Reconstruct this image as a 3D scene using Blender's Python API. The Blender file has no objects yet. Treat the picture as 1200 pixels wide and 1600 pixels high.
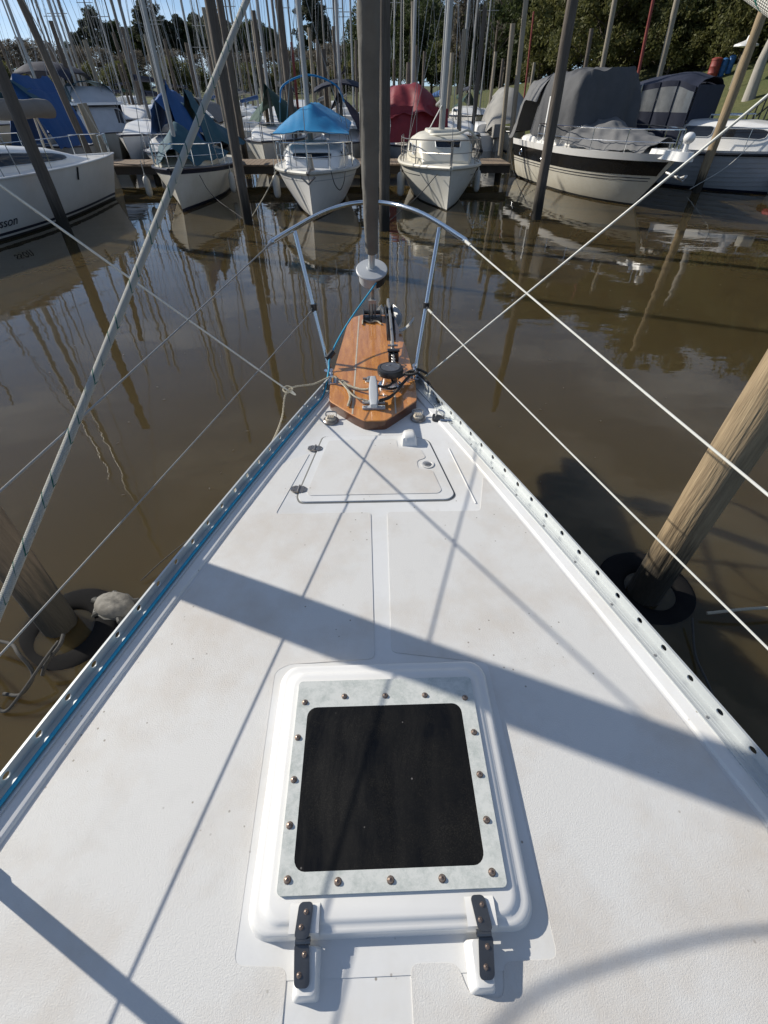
import bpy, math, random
import numpy as np
from mathutils import Vector, Matrix, noise

sc = bpy.context.scene
COL = sc.collection
R = math.radians
PI = math.pi

# ------------------------------------------------------------------ camera, sky, sun, exposure
cam_d = bpy.data.cameras.new("camera")
cam = bpy.data.objects.new("camera", cam_d)
COL.objects.link(cam)
cam.location = (0, 0, 2.5)
cam.rotation_euler = (R(47.0), 0, R(-1.8))
cam_d.sensor_fit = 'VERTICAL'
cam_d.sensor_height = 24.0
cam_d.sensor_width = 18.0
cam_d.lens = 715 / 1600 * 24.0
cam_d.clip_start = 0.02
cam_d.clip_end = 3000
sc.camera = cam

SUN_AZ = R(-64.5)      # towards the sun, from +Y to +X
SUN_EL = R(31.0)
world = bpy.data.worlds.new("World")
sc.world = world
world.use_nodes = True
wn = world.node_tree.nodes
wl = world.node_tree.links
bg = wn["Background"]
sky = wn.new("ShaderNodeTexSky")
sky.sky_type = 'NISHITA'
sky.sun_disc = False
sky.sun_elevation = SUN_EL
sky.sun_rotation = SUN_AZ
sky.altitude = 900
sky.air_density = 1.0
sky.dust_density = 0.3
sky.ozone_density = 1.7
# thin high cloud over the whole dome
wtc = wn.new("ShaderNodeTexCoord"); wmp = wn.new("ShaderNodeMapping"); wmp.inputs["Scale"].default_value = (1, 1, 3.5)
wno = wn.new("ShaderNodeTexNoise"); wno.inputs["Scale"].default_value = 3.2; wno.inputs["Detail"].default_value = 7; wno.inputs["Roughness"].default_value = .58
wrg = wn.new("ShaderNodeMapRange"); wrg.inputs[1].default_value = .48; wrg.inputs[2].default_value = .80; wrg.inputs[3].default_value = 0; wrg.inputs[4].default_value = .7
wmx = wn.new("ShaderNodeMix"); wmx.data_type = 'RGBA'; wmx.inputs[7].default_value = (8.2, 8.4, 8.7, 1)
wl.new(wtc.outputs["Generated"], wmp.inputs[0]); wl.new(wmp.outputs[0], wno.inputs[0]); wl.new(wno.outputs[0], wrg.inputs[0]); wl.new(wrg.outputs[0], wmx.inputs[0])
wad = wn.new("ShaderNodeVectorMath"); wad.operation = 'ADD'; wad.inputs[1].default_value = (0, 0, .10)
wnm = wn.new("ShaderNodeVectorMath"); wnm.operation = 'NORMALIZE'; wl.new(wtc.outputs["Generated"], wad.inputs[0]); wl.new(wad.outputs[0], wnm.inputs[0]); wl.new(wnm.outputs[0], sky.inputs[0])
wl.new(sky.outputs[0], wmx.inputs[6]); wl.new(wmx.outputs[2], bg.inputs[0])
bg.inputs[1].default_value = 0.10

sun_d = bpy.data.lights.new("sun", 'SUN')
sun_d.energy = 4.3
sun_d.angle = R(0.53)
sun_d.color = (1.0, 0.94, 0.835)
sun = bpy.data.objects.new("sun", sun_d)
COL.objects.link(sun)
sun.location = (-20, 10, 20)
sdir = Vector((math.sin(SUN_AZ) * math.cos(SUN_EL), math.cos(SUN_AZ) * math.cos(SUN_EL), math.sin(SUN_EL)))
sun.rotation_euler = (-sdir).to_track_quat('-Z', 'Y').to_euler()

sc.view_settings.view_transform = 'Standard'
sc.view_settings.look = 'None'
sc.view_settings.exposure = 0.27
sc.view_settings.gamma = 1.0
sc.view_settings.use_curve_mapping = False
sc.render.engine = 'CYCLES'
sc.cycles.max_bounces = 6
sc.cycles.glossy_bounces = 4
sc.cycles.transparent_max_bounces = 6
sc.cycles.use_denoising = True

# ------------------------------------------------------------------ helpers
class MB:
    def __init__(s):
        s.v = []; s.f = []; s.m = []
    def add(s, vs, fs, m=0):
        o = len(s.v)
        s.v += [tuple(p) for p in vs]
        s.f += [tuple(i + o for i in f) for f in fs]
        s.m += [m] * len(fs)
        return s
    def box(s, x0, x1, y0, y1, z0, z1, m=0, mat=None):
        vs = [Vector((x, y, z)) for z in (z0, z1) for x, y in ((x0, y0), (x1, y0), (x1, y1), (x0, y1))]
        if mat is not None:
            vs = [mat @ p for p in vs]
        return s.add(vs, [(3, 2, 1, 0), (4, 5, 6, 7), (0, 1, 5, 4), (1, 2, 6, 5), (2, 3, 7, 6), (3, 0, 4, 7)], m)
    def prism(s, poly, z0, z1, m=0, inset=0.0):
        n = len(poly)
        cx = sum(p[0] for p in poly) / n; cy = sum(p[1] for p in poly) / n
        def ins(p):
            d = Vector((p[0] - cx, p[1] - cy)); L = d.length or 1
            k = max(0, 1 - inset / L)
            return (cx + d.x * k, cy + d.y * k)
        top = [ins(p) for p in poly]
        vs = [(p[0], p[1], z0) for p in poly] + [(p[0], p[1], z1) for p in top]
        fs = [tuple(range(n, 2 * n)), tuple(reversed(range(n)))]
        fs += [(i, (i + 1) % n, n + (i + 1) % n, n + i) for i in range(n)]
        return s.add(vs, fs, m)
    def loft(s, rings, closed=True, cap0=True, cap1=True, m=0):
        n = len(rings[0]); vs = [p for r in rings for p in r]; fs = []
        for a in range(len(rings) - 1):
            for i in range(n if closed else n - 1):
                j = (i + 1) % n
                fs.append((a * n + i, a * n + j, (a + 1) * n + j, (a + 1) * n + i))
        if closed and cap0: fs.append(tuple(reversed(range(n))))
        if closed and cap1: fs.append(tuple(range((len(rings) - 1) * n, len(rings) * n)))
        return s.add(vs, fs, m)
    def tube(s, pts, r, n=8, caps=True, m=0, jit=0.0, seed=0, squash=1.0):
        pts = [Vector(p) for p in pts]; k = len(pts)
        rs = r if isinstance(r, (list, tuple)) else [r] * k
        t0 = (pts[1] - pts[0]).normalized()
        up = Vector((0, 0, 1)) if abs(t0.z) < 0.9 else Vector((1, 0, 0))
        nx = t0.cross(up).normalized(); rings = []
        for i in range(k):
            t = (pts[min(i + 1, k - 1)] - pts[max(i - 1, 0)])
            t = t.normalized() if t.length > 1e-9 else t0
            nx = (nx - t * nx.dot(t))
            nx = nx.normalized() if nx.length > 1e-6 else t.orthogonal().normalized()
            ny = t.cross(nx)
            ring = []
            for j in range(n):
                a = 2 * PI * j / n; rr = rs[i]
                if jit:
                    q = pts[i] * 1.7 + Vector((math.cos(a), math.sin(a), seed * 3.1))
                    rr *= 1 + jit * noise.noise(q)
                ring.append(pts[i] + nx * math.cos(a) * rr + ny * math.sin(a) * rr * squash)
            rings.append(ring)
        return s.loft(rings, True, caps, caps, m)
    def grid(s, fn, nu, nv, thick=0.0, m=0, closeu=False):
        P = [[Vector(fn(i / nu, j / nv)) for i in range(nu + (0 if closeu else 1))] for j in range(nv + 1)]
        w = len(P[0]); vs = [p for row in P for p in row]
        def ids(o, flip):
            out = []
            for j in range(nv):
                for i in range(nu):
                    i2 = (i + 1) % w
                    q = (o + j * w + i, o + j * w + i2, o + (j + 1) * w + i2, o + (j + 1) * w + i)
                    out.append(tuple(reversed(q)) if flip else q)
            return out
        fs = ids(0, False)
        if thick:
            N = []
            for j in range(nv + 1):
                for i in range(w):
                    a = P[j][min(i + 1, w - 1)] - P[j][max(i - 1, 0)]
                    b = P[min(j + 1, nv)][i] - P[max(j - 1, 0)][i]
                    c = a.cross(b); N.append(c.normalized() if c.length > 1e-9 else Vector((0, 0, 1)))
            o = len(vs)
            vs = vs + [vs[i] - N[i] * thick for i in range(o)]
            fs += ids(o, True)
            if not closeu:
                for j in range(nv):
                    a, b = j * w, (j + 1) * w; fs.append((a, b, o + b, o + a))
                    a, b = j * w + w - 1, (j + 1) * w + w - 1; fs.append((b, a, o + a, o + b))
            for i in range(nu):
                i2 = (i + 1) % w
                fs.append((i2, i, o + i, o + i2))
                a, b = nv * w + i, nv * w + i2; fs.append((a, b, o + b, o + a))
        return s.add(vs, fs, m)
    def lathe(s, prof, n=16, mat=None, m=0):
        rings = []
        for r, z in prof:
            ring = [Vector((r * math.cos(2 * PI * j / n), r * math.sin(2 * PI * j / n), z)) for j in range(n)]
            rings.append([mat @ p for p in ring] if mat is not None else ring)
        return s.loft(rings, True, True, True, m)
    def ball(s, c, r, n=12, m=0, sq=(1, 1, 1)):
        rings = []
        for i in range(1, n // 2 + 1):
            t = PI * i / (n // 2 + 1)
            rings.append([Vector((c[0] + r * sq[0] * math.sin(t) * math.cos(2 * PI * j / n), c[1] + r * sq[1] * math.sin(t) * math.sin(2 * PI * j / n), c[2] - r * sq[2] * math.cos(t))) for j in range(n)])
        return s.loft(rings, True, True, True, m)
    def mesh(s, name, mats, smooth=True, angle=35):
        me = bpy.data.meshes.new(name)
        me.from_pydata(s.v, [], s.f)
        for mt in (mats if isinstance(mats, (list, tuple)) else [mats]):
            me.materials.append(mt)
        if any(s.m):
            me.polygons.foreach_set("material_index", s.m)
        if smooth:
            me.polygons.foreach_set("use_smooth", [True] * len(me.polygons))
            me.set_sharp_from_angle(angle=R(angle))
        me.update()
        return me
    def build(s, name, mats, parent=None, smooth=True, angle=35, bevel=0):
        o = bpy.data.objects.new(name, s.mesh(name, mats, smooth, angle))
        COL.objects.link(o)
        if parent is not None: o.parent = parent
        if bevel:
            b = o.modifiers.new("bevel", 'BEVEL'); b.width = bevel; b.segments = 2; b.limit_method = 'ANGLE'; b.angle_limit = R(40)
        return o

def tag(o, label, cat, group=None, kind=None):
    o["label"] = label; o["category"] = cat
    if group: o["group"] = group
    if kind: o["kind"] = kind
    return o
def thing(name, label, cat, loc=(0, 0, 0), rz=0, group=None):
    o = bpy.data.objects.new(name, None); COL.objects.link(o)
    o.empty_display_size = 0.2
    o.location = loc; o.rotation_euler = (0, 0, rz)
    return tag(o, label, cat, group)
def struct(o):
    o["kind"] = "structure"; return o
def dup(root, loc, rz=0, scale=None, label=None, group=None):
    r = root.copy(); COL.objects.link(r); r.location = loc; r.rotation_euler = (0, 0, rz)
    if scale: r.scale = scale
    if label: r["label"] = label
    if group: r["group"] = group
    for ch in list(root.children):
        c = ch.copy(); COL.objects.link(c); c.parent = r
        for g in list(ch.children):
            d = g.copy(); COL.objects.link(d); d.parent = c
    return r
def lerp(a, b, t): return a + (b - a) * t
def sm(t):
    t = max(0, min(1, t)); return t * t * (3 - 2 * t)
def nz(x, y=0, z=0): return noise.noise(Vector((x, y, z)))
def rrect(x0, x1, y0, y1, r, n=5):
    out = []
    for cx, cy, a0 in ((x1 - r, y1 - r, 0), (x0 + r, y1 - r, 90), (x0 + r, y0 + r, 180), (x1 - r, y0 + r, 270)):
        for i in range(n + 1):
            a = R(a0 + 90 * i / n); out.append((cx + r * math.cos(a), cy + r * math.sin(a)))
    return out
def rpoly(pts, r, n=4):
    """polygon with rounded corners"""
    out = []; k = len(pts)
    for i in range(k):
        p0, p, p1 = Vector(pts[i - 1]), Vector(pts[i]), Vector(pts[(i + 1) % k])
        a = (p0 - p); b = (p1 - p); rr = min(r, a.length * .45, b.length * .45)
        A = p + a.normalized() * rr; B = p + b.normalized() * rr
        for j in range(n + 1):
            t = j / n; out.append(tuple((1 - t) ** 2 * A + 2 * t * (1 - t) * p + t * t * B))
    return out
def smooth_path(pts, n=6):
    """Catmull-Rom through the points"""
    P = [Vector(p) for p in pts]; P = [2 * P[0] - P[1]] + P + [2 * P[-1] - P[-2]]; out = []
    for i in range(1, len(P) - 2):
        for j in range(n):
            t = j / n
            out.append(.5 * ((2 * P[i]) + (P[i + 1] - P[i - 1]) * t + (2 * P[i - 1] - 5 * P[i] + 4 * P[i + 1] - P[i + 2]) * t * t + (3 * P[i] - P[i - 1] - 3 * P[i + 1] + P[i + 2]) * t ** 3))
    return out + [P[-2]]
def sag(a, b, d, n=12):
    a, b = Vector(a), Vector(b)
    return [a.lerp(b, i / n) - Vector((0, 0, d * 4 * (i / n) * (1 - i / n))) for i in range(n + 1)]

# ------------------------------------------------------------------ materials
MATS = {}
def MAT(name, col, rough=.5, metal=0.0, col2=None, scale=6.0, mix=.5, bump=0.0, bscale=60.0, stretch=(1, 1, 1), spec=.5, coat=0.0, detail=4.0, rvar=0.0, wet=None, trans=0.0):
    """noise-mottled principled material in object space"""
    if name in MATS: return MATS[name]
    m = bpy.data.materials.new(name); m.use_nodes = True
    N = m.node_tree.nodes; L = m.node_tree.links; b = N["Principled BSDF"]
    b.inputs["Roughness"].default_value = rough; b.inputs["Metallic"].default_value = metal
    b.inputs["Specular IOR Level"].default_value = spec
    b.inputs["Coat Weight"].default_value = coat
    tc = N.new("ShaderNodeTexCoord"); mp = N.new("ShaderNodeMapping"); mp.inputs["Scale"].default_value = stretch
    L.new(tc.outputs["Object"], mp.inputs[0])
    c1 = (*col, 1); c2 = (*(col2 if col2 else tuple(x * .72 for x in col)), 1)
    n1 = N.new("ShaderNodeTexNoise"); n1.inputs["Scale"].default_value = scale; n1.inputs["Detail"].default_value = detail; n1.inputs["Roughness"].default_value = .62
    L.new(mp.outputs[0], n1.inputs[0])
    rp = N.new("ShaderNodeMapRange"); rp.inputs[1].default_value = .5 - .28 * 1; rp.inputs[2].default_value = .5 + .28
    rp.inputs[3].default_value = 0; rp.inputs[4].default_value = mix * 2 if mix < .5 else 1
    L.new(n1.outputs[0], rp.inputs[0])
    mx = N.new("ShaderNodeMix"); mx.data_type = 'RGBA'; mx.inputs[6].default_value = c1; mx.inputs[7].default_value = c2
    L.new(rp.outputs[0], mx.inputs[0]); out = mx.outputs[2]
    if wet:                                    # a damp, weed-stained band near the waterline
        sp = N.new("ShaderNodeSeparateXYZ"); L.new(tc.outputs["Object"], sp.inputs[0])
        ad = N.new("ShaderNodeMath"); ad.operation = 'MULTIPLY_ADD'; L.new(n1.outputs[0], ad.inputs[0]); ad.inputs[1].default_value = -.6; L.new(sp.outputs[2], ad.inputs[2])
        wr = N.new("ShaderNodeMapRange"); wr.inputs[1].default_value = wet[0]; wr.inputs[2].default_value = wet[1]; wr.inputs[3].default_value = 1; wr.inputs[4].default_value = 0
        L.new(ad.outputs[0], wr.inputs[0])
        mw = N.new("ShaderNodeMix"); mw.data_type = 'RGBA'; L.new(wr.outputs[0], mw.inputs[0]); L.new(out, mw.inputs[6]); mw.inputs[7].default_value = (*wet[2], 1); out = mw.outputs[2]
    L.new(out, b.inputs["Base Color"])
    if rvar:
        rr = N.new("ShaderNodeMapRange"); rr.inputs[3].default_value = rough - rvar; rr.inputs[4].default_value = rough + rvar
        L.new(n1.outputs[0], rr.inputs[0]); L.new(rr.outputs[0], b.inputs["Roughness"])
    if bump:
        n2 = N.new("ShaderNodeTexNoise"); n2.inputs["Scale"].default_value = bscale; n2.inputs["Detail"].default_value = 3
        L.new(mp.outputs[0], n2.inputs[0])
        bp = N.new("ShaderNodeBump"); bp.inputs["Strength"].default_value = 1.0; bp.inputs["Distance"].default_value = bump
        L.new(n2.outputs[0], bp.inputs["Height"]); L.new(bp.outputs[0], b.inputs["Normal"])
    if trans:
        b.inputs["Transmission Weight"].default_value = trans
    MATS[name] = m
    return m

M_gel = MAT("gelcoat_white", (.80, .79, .765), .32, col2=(.71, .695, .655), scale=4, mix=.35, rvar=.08, coat=.15)
M_gelold = MAT("gelcoat_chalky", (.73, .72, .67), .42, col2=(.58, .55, .46), scale=2.2, mix=.4, rvar=.1)
M_gelcream = MAT("gelcoat_cream", (.68, .65, .56), .45, col2=(.55, .51, .41), scale=2.5, mix=.4)
M_gelgrey = MAT("gelcoat_grey", (.46, .48, .50), .42, col2=(.36, .37, .38), scale=2.5, mix=.4)
M_alu = MAT("anodised_aluminium", (.58, .60, .595), .42, .3, col2=(.51, .535, .535), scale=3, mix=.4)
M_alupaint = MAT("dull_aluminium", (.58, .60, .61), .5, .35, col2=(.48, .5, .51), scale=9, mix=.4)
M_steel = MAT("polished_steel", (.66, .67, .68), .14, 1.0, col2=(.55, .56, .57), scale=20, mix=.3, rvar=.06)
M_steelold = MAT("stained_steel", (.36, .35, .34), .34, .9, col2=(.26, .20, .15), scale=35, mix=.4, rvar=.12)
M_strap = MAT("dark_steel", (.16, .17, .18), .3, .8, col2=(.09, .09, .095), scale=30, mix=.4, rvar=.1)
M_galv = MAT("galvanised_steel", (.42, .43, .44), .45, .75, col2=(.30, .28, .25), scale=40, mix=.4)
M_bronze = MAT("rusty_screw", (.46, .37, .31), .34, .9, col2=(.24, .15, .10), scale=160, mix=.5)
M_wire = MAT("white_coated_wire", (.62, .62, .58), .4, col2=(.5, .5, .45), scale=12)
M_wiregrey = MAT("steel_wire", (.34, .34, .33), .4, .5)
M_ropetan = MAT("tan_rope", (.46, .42, .33), .85, col2=(.33, .29, .21), scale=60, bump=.001, bscale=160)
M_ropedark = MAT("black_rope", (.035, .035, .036), .85, col2=(.07, .065, .055), scale=60, bump=.001, bscale=160)
M_ropeblue = MAT("blue_rope", (.012, .27, .46), .65, col2=(.03, .36, .55), scale=90)
M_seam = MAT("seam_grey", (.20, .20, .19), .7, col2=(.14, .14, .13), scale=20)  # plain grey for the joint round the locker lid
M_black = MAT("black_plastic", (.018, .019, .021), .38, col2=(.035, .035, .037), scale=12, mix=.4)
M_rubber = MAT("black_rubber", (.009, .009, .010), .9, col2=(.018, .017, .016), scale=9, mix=.4, spec=.06)
M_glass = MAT("dark_window", (.012, .014, .017), .06, col2=(.02, .022, .026), scale=3, spec=.6)
M_glassgrey = MAT("clear_vinyl", (.30, .31, .31), .12, col2=(.15, .155, .16), scale=2.5, mix=.5, spec=.6)
M_navy = MAT("navy_canvas", (.010, .014, .032), .8, col2=(.018, .024, .048), scale=4, bump=.004, bscale=9)
M_bluetarp = MAT("bright_blue_tarp", (.006, .215, .44), .55, col2=(.01, .16, .36), scale=4, bump=.003, bscale=14)
M_bluedark = MAT("deep_blue_canvas", (.006, .055, .19), .75, col2=(.010, .075, .23), scale=4, bump=.006, bscale=8)
M_teal = MAT("faded_teal_canvas", (.012, .058, .088), .8, col2=(.022, .085, .115), scale=3, bump=.006, bscale=8)
M_green = MAT("green_canvas", (.010, .045, .036), .8, col2=(.02, .07, .055), scale=3, bump=.006, bscale=8)
M_red = MAT("crimson_tarp", (.21, .010, .020), .62, col2=(.15, .007, .014), scale=4, bump=.006, bscale=8)
M_greytarp = MAT("grey_canvas", (.150, .150, .150), .8, col2=(.115, .115, .118), scale=3, bump=.006, bscale=7)
M_greydark = MAT("charcoal_canvas", (.058, .059, .063), .8, col2=(.085, .086, .09), scale=3, bump=.006, bscale=7)
M_greylight = MAT("light_grey_canvas", (.30, .29, .265), .8, col2=(.24, .23, .21), scale=3, bump=.006, bscale=7)
M_sailcover = MAT("grey_sail_cover", (.175, .165, .145), .85, col2=(.115, .108, .096), scale=7, bump=.004, bscale=22)
M_boomcover = MAT("grey_boom_cover", (.20, .195, .185), .8, col2=(.165, .16, .155), scale=3, bump=.005, bscale=9)
M_band = MAT("black_hull_band", (.012, .012, .013), .14, col2=(.02, .02, .02), scale=4)
M_boot = MAT("boot_stripe_navy", (.012, .015, .035), .35, col2=(.02, .024, .045), scale=4)
M_antifoul = MAT("dark_antifouling", (.02, .022, .028), .6, col2=(.045, .045, .04), scale=5)
M_wood = MAT("varnished_teak", (.68, .305, .082), .28, col2=(.36, .125, .030), scale=7, mix=.5, stretch=(6, .7, 3), coat=.6, bump=.0008, bscale=30, rvar=.08)
M_wooddark = MAT("teak_edge", (.12, .045, .018), .35, col2=(.07, .025, .012), scale=8, stretch=(2, 2, 8), coat=.4)
M_inlay = MAT("white_caulk", (.55, .50, .42), .6, col2=(.45, .38, .28), scale=30)
M_pile = MAT("weathered_pile", (.43, .325, .195), .85, col2=(.17, .12, .07), scale=6, mix=.5, stretch=(7, 7, .55), bump=.010, bscale=9, wet=(.02, .34, (.030, .025, .018)))
M_pileleft = MAT("shaded_side_pile", (.20, .155, .11), .88, col2=(.10, .078, .055), scale=6, mix=.5, stretch=(7, 7, .55), bump=.010, bscale=9, wet=(.02, .30, (.05, .045, .036)))  # darker, greyer pile: its shaded side is put into the colour
M_pilegrey = MAT("grey_pile", (.155, .13, .105), .88, col2=(.075, .06, .048), scale=5, mix=.5, stretch=(6, 6, .5), bump=.008, bscale=8, wet=(.05, .55, (.022, .019, .014)))
M_pilepale = MAT("pale_pile", (.34, .30, .235), .88, col2=(.20, .17, .125), scale=5, mix=.5, stretch=(6, 6, .5), bump=.006, bscale=8)
M_dock = MAT("dock_plank", (.27, .20, .135), .85, col2=(.17, .125, .085), scale=4, stretch=(1, 6, 1), bump=.004, bscale=14)
M_dockdark = MAT("dock_beam", (.06, .05, .04), .85, col2=(.035, .03, .024), scale=4)
M_mast = MAT("mast_aluminium", (.40, .40, .385), .45, .3, col2=(.30, .30, .29), scale=3)
M_mastdark = MAT("mast_backlit", (.21, .20, .185), .5, .2, col2=(.14, .13, .12), scale=3)  # darker far masts: backlighting is put into the colour
M_mastred = MAT("red_pole", (.22, .035, .026), .6, col2=(.22, .04, .03), scale=3)
M_fender = MAT("fender_white", (.58, .57, .53), .5, col2=(.42, .41, .37), scale=6)
M_bark = MAT("bark", (.085, .065, .048), .9, col2=(.04, .032, .025), scale=5, stretch=(4, 4, .6), bump=.02, bscale=6)
M_barkpale = MAT("pale_bark", (.42, .39, .34), .85, col2=(.28, .25, .21), scale=4, stretch=(3, 3, .6), bump=.01, bscale=6)
def leafmat(name, c, c2):
    m = MAT(name, c, .62, col2=c2, scale=.8, mix=.5, spec=.3, detail=6)
    b = m.node_tree.nodes["Principled BSDF"]
    L = m.node_tree.links; N = m.node_tree.nodes
    tr = N.new("ShaderNodeBsdfTranslucent"); ms = N.new("ShaderNodeMixShader"); ms.inputs[0].default_value = .40
    src = b.inputs["Base Color"].links[0].from_socket
    L.new(src, tr.inputs[0]); L.new(b.outputs[0], ms.inputs[1]); L.new(tr.outputs[0], ms.inputs[2])
    L.new(ms.outputs[0], N["Material Output"].inputs[0])
    return m
M_leafpine = leafmat("pine_needles", (.085, .094, .062), (.050, .058, .040))  # lightened needles: distance haze is put into the colour
M_leafdark = leafmat("dark_leaves", (.070, .088, .032), (.034, .048, .018))
M_leafmid = leafmat("olive_leaves", (.16, .155, .055), (.075, .085, .028))
M_leafyel = leafmat("yellow_green_leaves", (.17, .165, .045), (.09, .10, .025))
M_leafbrown = leafmat("dry_leaves", (.19, .165, .125), (.11, .095, .075))  # lightened for the grey far trees: haze is put into the colour
M_twig = MAT("twigs", (.13, .105, .085), .9, col2=(.08, .065, .052), scale=2)
def NT(name):
    m = bpy.data.materials.new(name); m.use_nodes = True
    return m, m.node_tree.nodes, m.node_tree.links, m.node_tree.nodes["Principled BSDF"]
def nnoise(N, L, src, scale, detail=4, rough=.6):
    n = N.new("ShaderNodeTexNoise"); n.inputs["Scale"].default_value = scale; n.inputs["Detail"].default_value = detail; n.inputs["Roughness"].default_value = rough
    L.new(src, n.inputs[0]); return n.outputs[0]
def nrange(N, L, src, a, b, c=0.0, d=1.0):
    n = N.new("ShaderNodeMapRange"); n.inputs[1].default_value = a; n.inputs[2].default_value = b; n.inputs[3].default_value = c; n.inputs[4].default_value = d
    L.new(src, n.inputs[0]); return n.outputs[0]
def nmix(N, L, fac, a, b):
    n = N.new("ShaderNodeMix"); n.data_type = 'RGBA'
    if hasattr(fac, "links"): L.new(fac, n.inputs[0])
    else: n.inputs[0].default_value = fac
    for s, i in ((a, 6), (b, 7)):
        if hasattr(s, "links"): L.new(s, n.inputs[i])
        else: n.inputs[i].default_value = (*s, 1)
    return n.outputs[2]

def deckmat(name, base, stain, stip):
    m, N, L, b = NT(name)
    tc = N.new("ShaderNodeTexCoord"); o = tc.outputs["Object"]
    st = nrange(N, L, nnoise(N, L, o, 2.3, 6, .65), .46, .78)
    col = nmix(N, L, st, base, stain)
    st2 = nrange(N, L, nnoise(N, L, o, 9, 5, .7), .52, .85, 0, .6)
    col = nmix(N, L, st2, col, tuple(x * .86 for x in base))
    v = N.new("ShaderNodeTexVoronoi"); v.inputs["Scale"].default_value = 26; L.new(o, v.inputs[0])
    wn_ = nrange(N, L, nnoise(N, L, o, 3.1, 3), .52, .56)
    sp = nrange(N, L, v.outputs["Distance"], .06, .10, .85, 0)
    mu = N.new("ShaderNodeMath"); mu.operation = 'MULTIPLY'; L.new(wn_, mu.inputs[0]); L.new(sp, mu.inputs[1])
    col = nmix(N, L, mu.outputs[0], col, (.24, .21, .17))
    L.new(col, b.inputs["Base Color"])
    b.inputs["Roughness"].default_value = .55 if stip else .34
    b.inputs["Specular IOR Level"].default_value = .4
    bp = N.new("ShaderNodeBump"); bp.inputs["Strength"].default_value = .8
    if stip:
        h = nnoise(N, L, o, 300, 3, .75); bp.inputs["Distance"].default_value = .0015
    else:
        h = nnoise(N, L, o, 14, 3, .5); bp.inputs["Distance"].default_value = .0012
    L.new(h, bp.inputs["Height"]); L.new(bp.outputs[0], b.inputs["Normal"])
    return m
M_deck = deckmat("deck_gelcoat", (.70, .70, .69), (.62, .59, .53), False)
M_nonskid = deckmat("nonskid_paint", (.66, .65, .625), (.55, .49, .42), True)

# frosted acrylic border, scraped and scratched
m, N, L, b = NT("frosted_acrylic"); o = N.new("ShaderNodeTexCoord").outputs["Object"]
f = nrange(N, L, nnoise(N, L, o, 26, 9, .8), .44, .64)
L.new(nmix(N, L, f, (.63, .64, .605), (.44, .47, .44)), b.inputs["Base Color"])
b.inputs["Roughness"].default_value = .22
M_acryl = m
# dusty dark acrylic pane with wiped smears
m, N, L, b = NT("dusty_dark_pane"); o = N.new("ShaderNodeTexCoord").outputs["Object"]
dn = N.new("ShaderNodeTexNoise"); dn.inputs["Scale"].default_value = 4.0; dn.inputs["Detail"].default_value = 1; L.new(o, dn.inputs[0])
dm = N.new("ShaderNodeVectorMath"); dm.operation = 'MULTIPLY_ADD'; L.new(dn.outputs["Color"], dm.inputs[0]); dm.inputs[1].default_value = (.10, .08, 0); L.new(o, dm.inputs[2])
mp = N.new("ShaderNodeMapping"); mp.inputs["Scale"].default_value = (22, 3.0, 1); mp.inputs["Rotation"].default_value = (0, 0, .5); L.new(dm.outputs[0], mp.inputs[0])
f1 = nrange(N, L, nnoise(N, L, o, 6, 7, .75), .40, .70); f2 = nrange(N, L, nnoise(N, L, mp.outputs[0], .8, 7, .7), .40, .68)
f3 = nrange(N, L, nnoise(N, L, o, 330, 2, .6), .48, .75)
def mul(p, q):
    mm = N.new("ShaderNodeMath"); mm.operation = 'MULTIPLY'; L.new(p, mm.inputs[0]); L.new(q, mm.inputs[1]); return mm.outputs[0]
c = nmix(N, L, f2, (.006, .0055, .005), (.003, .0035, .0045))
c = nmix(N, L, mul(f1, f2), c, (.012, .0105, .008))
c = nmix(N, L, mul(f3, f1), c, (.032, .029, .023))
v = N.new("ShaderNodeTexVoronoi"); v.inputs["Scale"].default_value = 16; L.new(o, v.inputs[0])
c = nmix(N, L, nrange(N, L, v.outputs["Distance"], .03, .05, .8, 0), c, (.16, .15, .14))
L.new(c, b.inputs["Base Color"])
L.new(nrange(N, L, f2, 0, 1, .5, .18), b.inputs["Roughness"]); b.inputs["Specular IOR Level"].default_value = .25
M_pane = m
# white rope with green flecks
m, N, L, b = NT("flecked_rope"); o = N.new("ShaderNodeTexCoord").outputs["Generated"]
uv = N.new("ShaderNodeAttribute"); uv.attribute_name = "along"; uv.attribute_type = 'GEOMETRY'
ws = N.new("ShaderNodeSeparateXYZ"); L.new(uv.outputs["Vector"], ws.inputs[0])
def mth(op, a, bb=None):
    n = N.new("ShaderNodeMath"); n.operation = op
    for i, s in enumerate((a, bb)):
        if s is None: continue
        if hasattr(s, "links"): L.new(s, n.inputs[i])
        else: n.inputs[i].default_value = s
    return n.outputs[0]
# along.x = metres along the rope, along.y = turns round it
ph = mth('ADD', mth('MULTIPLY', ws.outputs[0], 30.0), ws.outputs[1])
fr = mth('FRACT', ph)
fleck = mth('MULTIPLY', mth('LESS_THAN', mth('ABSOLUTE', mth('SUBTRACT', fr, .5)), .055), mth('GREATER_THAN', mth('FRACT', mth('ADD', mth('MULTIPLY', ws.outputs[0], 71.0), mth('MULTIPLY', ws.outputs[1], 2.0))), .42))
wv = mth('SINE', mth('MULTIPLY', mth('ADD', mth('MULTIPLY', ws.outputs[0], 210.0), mth('MULTIPLY', ws.outputs[1], 8.0)), 2 * PI))
wv2 = mth('SINE', mth('MULTIPLY', mth('SUBTRACT', mth('MULTIPLY', ws.outputs[0], 210.0), mth('MULTIPLY', ws.outputs[1], 8.0)), 2 * PI))
hh = mth('MULTIPLY', wv, wv2)
cc = nmix(N, L, nrange(N, L, hh, -1, 1), (.58, .56, .49), (.78, .77, .70))
L.new(nmix(N, L, fleck, cc, (.02, .16, .12)), b.inputs["Base Color"])
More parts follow.
